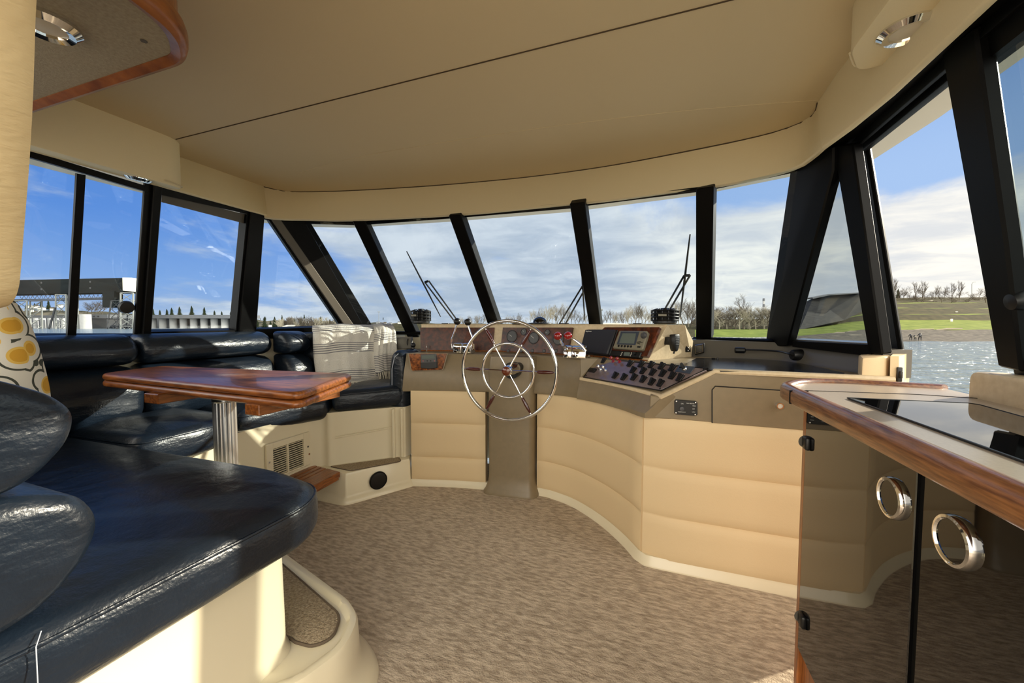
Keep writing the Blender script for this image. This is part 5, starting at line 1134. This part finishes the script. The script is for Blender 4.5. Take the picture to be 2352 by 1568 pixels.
def silo(px, pw, pyt, pyb, d, label, group):
    c = atd(px, pyb, d); r = pw * d / F / 2; h = (pyb - pyt) * d / F
    bm = nb(); lathe(bm, [(0, -2), (r, -2), (r, h), (r * .96, h * 1.0 + .1), (0, h + .1)], Matrix.Translation(c), 20); tag(obj('grain_silo', bm, 'concrete', None, 40), label, 'silo', group)
for i in range(9): silo(352 + 23.6 * i, 14, 730, 768, D + 12, 'pale concrete silo in the row beneath the flat dark gallery roof', 'silos beneath the gallery')
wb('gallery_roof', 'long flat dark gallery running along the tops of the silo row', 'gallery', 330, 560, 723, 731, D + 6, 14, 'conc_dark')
wb('silo_backing', 'dark grey concrete block standing behind the row of silos', 'building', 330, 560, 731, 770, D + 20, 10, 'conc_dark')
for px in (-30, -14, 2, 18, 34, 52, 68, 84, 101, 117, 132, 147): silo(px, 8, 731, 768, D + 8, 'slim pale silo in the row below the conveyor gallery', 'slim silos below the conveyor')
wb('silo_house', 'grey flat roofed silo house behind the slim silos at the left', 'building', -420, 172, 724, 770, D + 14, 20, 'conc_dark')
silo(198, 20, 722, 770, D - 6, 'single wide bright silo right of the window mullion', None)
b_ = thing('elevator_house', 'dark blocky elevator house beside the wide bright silo', 'building', atd(228, 768, D))
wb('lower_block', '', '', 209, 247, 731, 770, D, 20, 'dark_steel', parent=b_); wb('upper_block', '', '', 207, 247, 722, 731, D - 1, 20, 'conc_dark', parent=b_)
for px in (215, 225): wb('window', '', '', px - 2, px + 2, 725, 728, D - 1.2, .4, 'dark_steel', parent=b_)
cg = thing('conveyor_gallery', 'long dark clad conveyor gallery raised high on steel towers', 'conveyor', atd(200, 675, D - 10))
bm = nb(); d0, d1 = D - 12, D - 10
qa, qb = [(-420, 652), (282, 638), (282, 671), (-420, 684)], 9
bk = V((FW.x, FW.y, 0)).normalized() * 9
A = [atd(x, y, d0) for x, y in qa]; hexa(bm, A, [p + bk for p in A]); obj('gallery', bm, 'clad', cg, 0)
A = [atd(x, y, d0 - .3) for x, y in [(281, 637), (300, 637.5), (300, 669), (282, 667)]]; bm = nb(); hexa(bm, A, [p + bk for p in A]); obj('end_wall', bm, 'cladcream', cg, 0)
A = [atd(x, y, d0 + 3) for x, y in [(300, 642), (316, 645), (316, 672), (300, 669)]]; bm = nb(); hexa(bm, A, [p + bk * .6 for p in A]); obj('end_house', bm, 'cladcream', cg, 0)
A = [atd(x, y, d0 - 1) for x, y in [(235, 668), (262, 668), (262, 706), (235, 706)]]; bm = nb(); hexa(bm, A, [p + bk * .5 for p in A]); obj('drop_leg', bm, 'clad', cg, 0)
for px in (95, 207):
    for py in (649 if px < 150 else 647, 664 if px < 150 else 661): 
        A = [atd(px + a, py + b, d0 - .2) for a, b in ((-2, -2), (2, -2), (2, 2), (-2, 2))]; bm = nb(); prism(bm, A, bk * .03); obj('port', bm, 'dark_steel', cg, 0)
for py in (687, 690): 
    bm = nb(); tube(bm, [atd(-300, py + 8, d0), atd(240, py - 3, d0)], .3, 5); obj('catwalk_rail', bm, 'dark_steel', cg, 0)
bm = nb()
for k in range(20): tube(bm, [atd(45 + k * 10, 678 - .1 * k, d0), atd(50 + k * 10, 688 - .1 * k, d0), atd(55 + k * 10, 678 - .1 * k, d0)], .1, 4)
obj('catwalk_truss', bm, 'dark_steel', cg, 0)
def tower(px0, px1, pyt, pyb, d, n, label, m='lattice', lean=0):
    t = thing('lattice_tower', label, 'tower', atd((px0 + px1) / 2, pyb, d), 'steel lattice towers'); s = d / F; bk = V((FW.x, FW.y, 0)).normalized() * (px1 - px0) * s
    for k in range(4):
        x = (px0, px1)[k % 2]; o = bk * (k // 2); bm = nb(); tube(bm, [atd(x + lean, pyb, d) + o, atd(x, pyt, d) + o], .34, 5); obj('leg', bm, m, t, 0)
    bm = nb(); 
    for i in range(n):
        a = pyb + (pyt - pyb) * i / n; b = pyb + (pyt - pyb) * (i + 1) / n
        for o in (bk * 0, bk):
            tube(bm, [atd(px0, a, d) + o, atd(px1, b, d) + o], .16, 4); tube(bm, [atd(px0, b, d) + o, atd(px1, b, d) + o], .2, 4); 
        tube(bm, [atd(px1, a, d), atd(px1, b, d) + bk], .16, 4); tube(bm, [atd(px0, b, d), atd(px0, a, d) + bk], .16, 4)
    obj('bracing', bm, m, t, 0)
tower(34, 62, 690, 768, D - 14, 4, 'steel lattice tower right of the hanging panel, under the conveyor')
tower(128, 152, 676, 768, D - 14, 4, 'steel lattice tower just left of the window mullion')
tower(277, 306, 672, 768, D - 16, 5, 'tall steel lattice tower under the cream conveyor end, left of its pair')
tower(256, 277, 690, 768, D - 15, 4, 'dark braced steel tower beside the dark drop leg', 'dark_steel', -12)
tower(10, 26, 712, 768, D - 15, 3, 'short dark steel tower at the far left behind the pillow', 'dark_steel', 10)
bm = nb(); tube(bm, [atd(110, 764, D - 15), atd(127, 706, D - 15)], .45, 6); tag(obj('steel_strut', bm, 'dark_steel', None), 'dark slanted steel strut leaning against the tower left of the mullion', 'strut')
# houses on the port hillside
for i, (px, py, w, roofc) in enumerate([(66, 703, 8, 0), (80, 704, 10, 1), (92, 708, 12, 0), (118, 709, 8, 1), (136, 702, 9, 0), (70, 712, 7, 1), (845, 740, 6, 0), (868, 742, 7, 0), (884, 743, 6, 1), (896, 744, 7, 0), (918, 741, 9, 0)]):
    d = 318 if px < 400 else 300; c = atd(px, py, d); s = d / F; u = V((RT.x, RT.y, 0)); bk = V((FW.x, FW.y, 0)).normalized()
    hs = thing('house', 'small pale house on the distant hillside', 'house', c, 'distant hillside houses'); W_, H_ = w * s / 2, 4 * s; bm = nb()
    hexa(bm, [c - u * W_ - V((0, 0, H_)), c + u * W_ - V((0, 0, H_)), c + u * W_ + V((0, 0, H_ * .3)), c - u * W_ + V((0, 0, H_ * .3))], [p + bk * W_ for p in (c - u * W_ - V((0, 0, H_)), c + u * W_ - V((0, 0, H_)), c + u * W_ + V((0, 0, H_ * .3)), c - u * W_ + V((0, 0, H_ * .3)))]); obj('walls', bm, 'cladcream', hs, 0)
    bm = nb(); z0 = V((0, 0, H_ * .3)); z1 = V((0, 0, H_ * .95)); a, b = c - u * W_ * 1.1 + z0 - bk * .4, c + u * W_ * 1.1 + z0 - bk * .4
    e, f_ = c - u * W_ * 1.05 + z1 + bk * W_ * .5, c + u * W_ * 1.05 + z1 + bk * W_ * .5; g_, h_ = a + bk * W_ * 1.15, b + bk * W_ * 1.15
    vs = [bm.verts.new(p) for p in (a, b, f_, e, g_, h_)]; bm.faces.new(vs[:4]); bm.faces.new((vs[4], vs[5], vs[2], vs[3])); bm.faces.new((vs[0], vs[3], vs[4])); bm.faces.new((vs[1], vs[2], vs[5])); bm.faces.new((vs[0], vs[1], vs[5], vs[4])); obj('roof', bm, ['conc_dark', 'bark'][roofc], hs, 0)
wb('tower_block', 'slim pale blue tower block on the hill just left of the caged fan', 'building', 924, 933, 734, 748, 330, 8, mat('pale_blue_glass', (150, 172, 190), .3))
wb('apartment_block', 'grey apartment block rising out of the wood, port quarter window', 'building', 658, 690, 731, 745, 285, 12, 'conc_dark')
def mast(px, pb, pt, d, label, r=.12, arm=None):
    bm = nb(); tube(bm, [atd(px, pb, d), atd(px, pt, d)], r, 5)
    if arm: tube(bm, smooth_path([atd(px, pt, d), atd(px + arm * .4, pt - 4, d), atd(px + arm, pt - 4.5, d)], 4), r * .8, 5)
    else: tube(bm, [atd(px - 3, pt, d), atd(px + 3, pt, d)], r * 1.4, 5)
    tag(obj('light_mast', bm, 'lattice', None, 0), label, 'mast')
mast(870, 748, 716, 240, 'thin tall light mast on the hill, leftmost windscreen pane', .14)
mast(2232, 688, 652, 160, 'curved street lamp on the crest of the terraced bank', .1, 9)
mast(1381, 748, 711, 130, 'plain pole standing right of the middle windscreen mullion', .22)
ch = thing('smokestack', 'banded smokestack above the thicket, front right window', 'chimney', atd(1754, 715, 200))
for k in range(5):
    c = atd(1754, 715 - k * 6.6 + 3, 200); s = 200 / F; bm = nb(); lathe(bm, [(0, 0), (2.4 * s, 0), (2.3 * s, 6.6 * s), (0, 6.6 * s)], Matrix.Translation(c), 12); obj('band', bm, 'concrete' if k % 2 else 'conc_dark', ch, 40)
# dock roof and boat canopy off the port bow
bt = thing('moored_boat', 'white moored boat with a flat roof and raised canopy, port quarter window', 'boat', atd(625, 772, 60))
for nm, q, dp in (('flat_roof', [(560, 754), (640, 755), (640, 758), (560, 757.5)], 3), ('cabin', [(560, 758), (604, 758), (604, 775), (560, 775)], 2.5), ('canopy', [(638, 753.5), (658, 746), (663, 747), (650, 757), (640, 757)], 2)):
    A = [atd(x, y, 60) for x, y in q]; bm = nb(); prism(bm, A, V((FW.x, FW.y, 0)).normalized() * dp); obj(nm, bm, 'ext_white', bt, 0)
bm = nb(); tube(bm, [atd(620.5, 758, 61), atd(620.5, 746, 61)], .22, 6); obj('post', bm, 'cladcream', bt, 0)
bm = nb(); c = atd(735, 770, 150); s = 150 / F; ball(bm, c, 36 * s, 16, (1, 1, .5)); tag(obj('gravel_mound', bm, mat('pale_gravel', (150, 140, 122), .95, var=(128, 120, 104), vscale=.6), None, 60), 'rounded mound of pale gravel in front of the wood, port quarter window', 'mound')
# foredeck fittings seen over the dash
fd_ = thing('foredeck_hatch', 'white foredeck hatch glimpsed over the dash right of the middle mullion', 'hatch', atd(1415, 748, 3.7))
A = [atd(x, y, 3.7) for x, y in [(1382, 752), (1386, 743.5), (1420, 741.5), (1444, 743.5), (1448, 752)]]; bm = nb(); prism(bm, A, V((FW.x, FW.y, 0)).normalized() * .5); bevel(bm, .006, 1); obj('lid', bm, 'ext_white', fd_, 30); q_ = [V((p.x, p.y, 0)) for p in (A[0], A[4])]; bk_ = V((FW.x, FW.y, 0)).normalized(); bm = nb(); hexa(bm, [q_[0] + bk_ * .05 + V((0, 0, .68)), q_[1] + bk_ * .05 + V((0, 0, .68)), q_[1] + bk_ * .45 + V((0, 0, .68)), q_[0] + bk_ * .45 + V((0, 0, .68))], [q_[0] + bk_ * .05 + V((0, 0, A[0].z)), q_[1] + bk_ * .05 + V((0, 0, A[0].z)), q_[1] + bk_ * .45 + V((0, 0, A[0].z)), q_[0] + bk_ * .45 + V((0, 0, A[0].z))]); obj('coaming', bm, 'ext_white', fd_, 0)
bm = nb(); tube(bm, [atd(1416, 741, 3.7), atd(1416.5, 737, 3.7)], .007, 6); obj('handle', bm, 'steel', fd_)
bm = nb(); prism(bm, [V(p) for p in [(-2.2, 2.65, .72), (-1.1, 2.98, .72), (-.4, 2.98, .72), (.6, 2.6, .72), (.5, 4.6, .66), (-.85, 6.2, .6), (-2.2, 4.6, .66)]], (0, 0, -.1)); struct('trim_10', bm, 'ext_white', 0)
# windscreen wipers, outside the glass
def wiper(label, fp, foot, pivot, top, bot, w=.008):
    pl = (fp[0] - fp[1] * .06, fp[1]); q = lambda p: atp(p[0], p[1], pl)
    t = thing('windscreen_wiper', label, 'wiper', q(foot[0]))
    for f, pv in zip(foot, pivot): 
        bm = nb(); tube(bm, [q(f), q(pv)], w * .75, 6); obj('arm', bm, 'black', t)
    bm = nb(); tube(bm, [q(pivot[0]), q(pivot[1])], w * 1.1, 6); obj('link', bm, 'black', t)
    bm = nb(); a, b = q(top), q(bot); n_ = 14; tube(bm, [a.lerp(b, i / n_) for i in range(n_ + 1)], [w * (.45 + .35 * math.sin(math.pi * i / n_)) for i in range(n_ + 1)], 6); obj('blade', bm, 'black', t)
wiper('parked wiper tilted to the left, outside the left windscreen pane', FP[1], [(1042, 735), (1050, 735)], [(976, 648), (985, 645)], (934, 577), (1012, 727))
wiper('parked wiper partly hidden behind the middle windscreen mullion', FP[2], [(1282, 748), (1296, 748)], [(1337, 658), (1341, 668)], (1335, 600), (1343, 735))
wiper('parked wiper standing upright, outside the right windscreen pane', FP[3], [(1524, 715), (1536, 715)], [(1571, 633), (1585, 632)], (1585, 538), (1562, 728))
# the park: dark wedge, signs, walkers, driftwood
bw = thing('dark_wedge', 'dark wedge shape above the lawn, starboard quarter window', 'wall', atd(1900, 745, 96))  # dark wedge-shaped mass with a paler strip along its top
A = [atd(x, y, 97 + k) for x, y, k in [(1836, 757, -4), (1868, 684, 8), (1905, 676, 8), (1985, 672, 8), (1985, 712, 3), (1940, 735, 0)]]; bm = nb(); prism(bm, A, V((FW.x, FW.y, 0)).normalized() * 6 - V((0, 0, 2))); obj('facing', bm, 'wedge_face', bw, 0)
A = [atd(x, y, 103) for x, y in [(1866, 683), (1905, 675), (1986, 670.5), (1986, 673), (1905, 678), (1868, 686)]]; bm = nb(); prism(bm, A, V((FW.x, FW.y, 0)).normalized() * 2); obj('top_strip', bm, 'conc_dark', bw, 0)
wb('white_sign', 'small white sign on the lower lawn of the terraced bank', 'sign', 2184, 2188.5, 732, 740, 100, .2, 'cladcream')
wb('white_sign', 'small white sign on a middle terrace of the bank', 'sign', 2195, 2200, 715, 722, 116, .2, 'cladcream')
c = atd(2133, 695, 150); bm = nb(); box(bm, c, (4.2, 1.8, .8), None, .3); box(bm, c + V((0, 0, .6)), (2.2, 1.6, .7), None, .3); tag(obj('parked_car', bm, 'ext_white', None, 40), 'white parked car on the road along the bank', 'car')
def person(px, pyb, h, d, label, top, bend=0):
    p = atd(px, pyb, d); H_ = h; t = thing('person', label, 'person', p)
    me = bpy.data.meshes.new('body'); vs = [(0, 0, .5), (0, .0, .62), (0, .02 + bend * .1, .8), (0, .03 + bend * .2, .93 - bend * .03), (.09, 0, .46), (.1, .02, .25), (.1, 0, 0), (-.09, 0, .46), (-.11, .04, .25), (-.12, 0, 0), (.15, .02 + bend * .1, .76), (.2, .06 + bend * .1, .55), (-.15, .02 + bend * .1, .76), (-.2, .06 + bend * .1, .55)]
    es = [(0, 1), (1, 2), (2, 3), (0, 4), (4, 5), (5, 6), (0, 7), (7, 8), (8, 9), (2, 10), (10, 11), (2, 12), (12, 13)]
    me.from_pydata([V(v) * H_ for v in vs], es, []); o = bpy.data.objects.new('body', me); C.objects.link(o); o.parent = t; me.materials.append(M['black'])
    sk = o.modifiers.new('skin', 'SKIN'); rad = [.1, .1, .09, .065, .06, .045, .03, .06, .045, .03, .045, .03, .045, .03]
    for v, r_ in zip(me.skin_vertices[0].data, rad): v.radius = (r_ * H_, r_ * H_)
    me.skin_vertices[0].data[0].use_root = True; o.modifiers.new('smooth', 'SUBSURF').levels = 1
    bm = nb(); lathe(bm, [(.09 * H_, .52 * H_), (.115 * H_, .55 * H_), (.12 * H_, .7 * H_), (.09 * H_, .8 * H_), (.04 * H_, .82 * H_)], Matrix.Translation(p), 10); obj('jacket', bm, top, t)
person(2092, 781.5, 1.2, 65.8, 'person crouching in dark clothes on the beach by the water', 'black', 1)
person(2102, 782, 1.0, 65.3, 'person bending in pale clothes beside the crouching one on the beach', 'grey_case', 1.2)
person(2113, 782, 1.4, 65.3, 'person standing in grey at the right of the beach trio', 'mid', .2)
for i, (px, py, L, d) in enumerate([(1925, 765, 30, 80), (1960, 771, 40, 76), (1955, 762, 24, 82), (2180, 756, 60, 84), (2120, 757, 50, 84)]):
    a, b = atd(px - L / 2, py + 2, d), atd(px + L / 2, py - 1.5, d); bm = nb(); tube(bm, [a, a.lerp(b, .4) + V((0, 0, .12)), b], [.16, .2, .1], 6); tag(obj('driftwood_log', bm, 'bark_pale', None), 'weathered driftwood log lying along the top of the beach', 'log', 'driftwood on the beach')
# ================================================================ light, sky, camera
SAZ, SEL = R(53), R(21.3)
sd = V((math.sin(SAZ) * math.cos(SEL), math.cos(SAZ) * math.cos(SEL), math.sin(SEL)))
L = bpy.data.lights.new('sun', 'SUN'); L.energy = 8.5; L.angle = R(.6); L.color = (1, .90, .71); so_ = bpy.data.objects.new('sun', L); C.objects.link(so_); so_.rotation_euler = sd.to_track_quat('Z', 'Y').to_euler(); so_.location = (4, 4, 6)
w = bpy.data.worlds.new('sky'); bpy.context.scene.world = w; w.use_nodes = True; T = w.node_tree; T.nodes.clear()
def N(ty, **k):
    o = T.nodes.new(ty)
    for a, b in k.items(): setattr(o, a, b)
    return o
def math_(op, a, b=None, c=None, clamp=False):
    o = N('ShaderNodeMath', operation=op); o.use_clamp = clamp
    for i, v in enumerate((a, b, c)):
        if v is None: continue
        if isinstance(v, (int, float)): o.inputs[i].default_value = v
        else: T.links.new(v, o.inputs[i])
    return o.outputs[0]
def sstep(x, a, b): 
    o = N('ShaderNodeMapRange', interpolation_type='SMOOTHSTEP'); o.inputs[1].default_value = a; o.inputs[2].default_value = b; T.links.new(x, o.inputs[0]); return o.outputs[0]
def mixc(f, a, b):
    o = N('ShaderNodeMix', data_type='RGBA')
    T.links.new(f, o.inputs[0])
    for i, v in ((6, a), (7, b)):
        if isinstance(v, tuple): o.inputs[i].default_value = v + (1,)
        else: T.links.new(v, o.inputs[i])
    return o.outputs[2]
tc = N('ShaderNodeTexCoord'); sx = N('ShaderNodeSeparateXYZ'); T.links.new(tc.outputs['Generated'], sx.inputs[0])
X, Y, Z = sx.outputs
hz = math_('SQRT', math_('ADD', math_('MULTIPLY', X, X), math_('MULTIPLY', Y, Y)))
az0 = R(27); A = math_('DIVIDE', math_('ADD', math_('MULTIPLY', X, math.sin(az0)), math_('MULTIPLY', Y, math.cos(az0))), hz)
zz = math_('ADD', math_('MAXIMUM', Z, 0.0), .20)
cv = N('ShaderNodeCombineXYZ'); T.links.new(math_('DIVIDE', X, zz), cv.inputs[0]); T.links.new(math_('DIVIDE', Y, zz), cv.inputs[1])
def noise(sc, de, ro, st=(1, 1, 1), loc=(0, 0, 0), dist=.4):
    mp = N('ShaderNodeMapping'); mp.inputs['Scale'].default_value = st; mp.inputs['Location'].default_value = loc; T.links.new(cv.outputs[0], mp.inputs[0])
    n = N('ShaderNodeTexNoise'); n.inputs['Scale'].default_value = sc; n.inputs['Detail'].default_value = de; n.inputs['Roughness'].default_value = ro; n.inputs['Distortion'].default_value = dist
    T.links.new(mp.outputs[0], n.inputs[0]); return n.outputs[0]
rp = N('ShaderNodeValToRGB'); T.links.new(Z, rp.inputs[0]); e = rp.color_ramp.elements
e[0].position, e[0].color = 0, (.42, .56, .80, 1); e[1].position, e[1].color = 1, (.05, .13, .42, 1)
for p, c in ((.08, (.27, .47, .86)), (.2, (.14, .33, .80)), (.42, (.11, .26, .66))): q = e.new(p); q.color = c + (1,)
blue = mixc(sstep(A, -.1, 1.0), rp.outputs[0], (.40, .58, .90)); blue = mixc(sstep(Z, .25, .6), blue, rp.outputs[0])
n1 = noise(1.5, 10, .62, (1, .8, 1), (3.1, 1.7, 0)); n2 = noise(.5, 4, .55, (1, 1.5, 1), (7, 2, 0)); n3 = noise(2.4, 6, .6, (1, 1.3, 1), (1, 5, 0))
cov = math_('ADD', math_('MULTIPLY', n1, .75), math_('MULTIPLY', n2, .45))
bias = math_('MULTIPLY', sstep(A, -.15, .85), .40)
hi = math_('ADD', math_('MULTIPLY', sstep(Z, .3, .6), -.30), math_('MULTIPLY', math_('MULTIPLY', sstep(Z, .17, .31), sstep(A, .75, .97)), -.42))
low = math_('MULTIPLY', math_('SUBTRACT', 1, sstep(Z, .02, .12)), .10)
cov = math_('ADD', math_('ADD', cov, bias), math_('ADD', hi, low))
mask = sstep(cov, .66, .88)
warm = sstep(A, .80, 1.0); cl_b = mixc(warm, (.84, .88, .92), (1.25, 1.18, 1.02)); cl_d = mixc(warm, (.52, .60, .71), (.78, .80, .82))
cloud = mixc(sstep(math_('ADD', math_('MULTIPLY', n3, .55), math_('MULTIPLY', n2, .6)), .44, .72), cl_d, cl_b)
col = mixc(mask, blue, cloud)
aft = math_('MAXIMUM', sstep(math_('MULTIPLY', Y, -1.0), .05, .5), sstep(math_('ADD', math_('MULTIPLY', X, .707), math_('MULTIPLY', Y, -.707)), -.12, .85))
col = mixc(aft, col, (4.0, 3.7, 3.2))
col = mixc(sstep(Z, -.02, .0), (.10, .11, .11), col)
bg = N('ShaderNodeBackground'); bg.inputs[1].default_value = 1.0; T.links.new(col, bg.inputs[0]); ow = N('ShaderNodeOutputWorld'); T.links.new(bg.outputs[0], ow.inputs[0])
cd = bpy.data.cameras.new('camera'); cam = bpy.data.objects.new('camera', cd); C.objects.link(cam); bpy.context.scene.camera = cam
cd.sensor_fit = 'HORIZONTAL'; cd.sensor_width = 36; cd.lens = F / 2352 * 36; cd.clip_start = .02; cd.clip_end = 4000
mw = Matrix((RT, UP, -FW)).transposed().to_4x4(); mw.translation = CAM; cam.matrix_world = mw
sc = bpy.context.scene; sc.view_settings.view_transform = 'Standard'; sc.view_settings.look = 'None'; sc.view_settings.gamma = 1; sc.view_settings.use_curve_mapping = False; sc.view_settings.exposure = 0.0
sc.cycles.max_bounces = 10; sc.cycles.diffuse_bounces = 6; sc.cycles.glossy_bounces = 4; sc.cycles.transparent_max_bounces = 16; sc.cycles.use_denoising = True; sc.cycles.caustics_reflective = True; sc.cycles.blur_glossy = 2.0; sc.cycles.caustics_refractive = False; sc.cycles.sample_clamp_indirect = 30
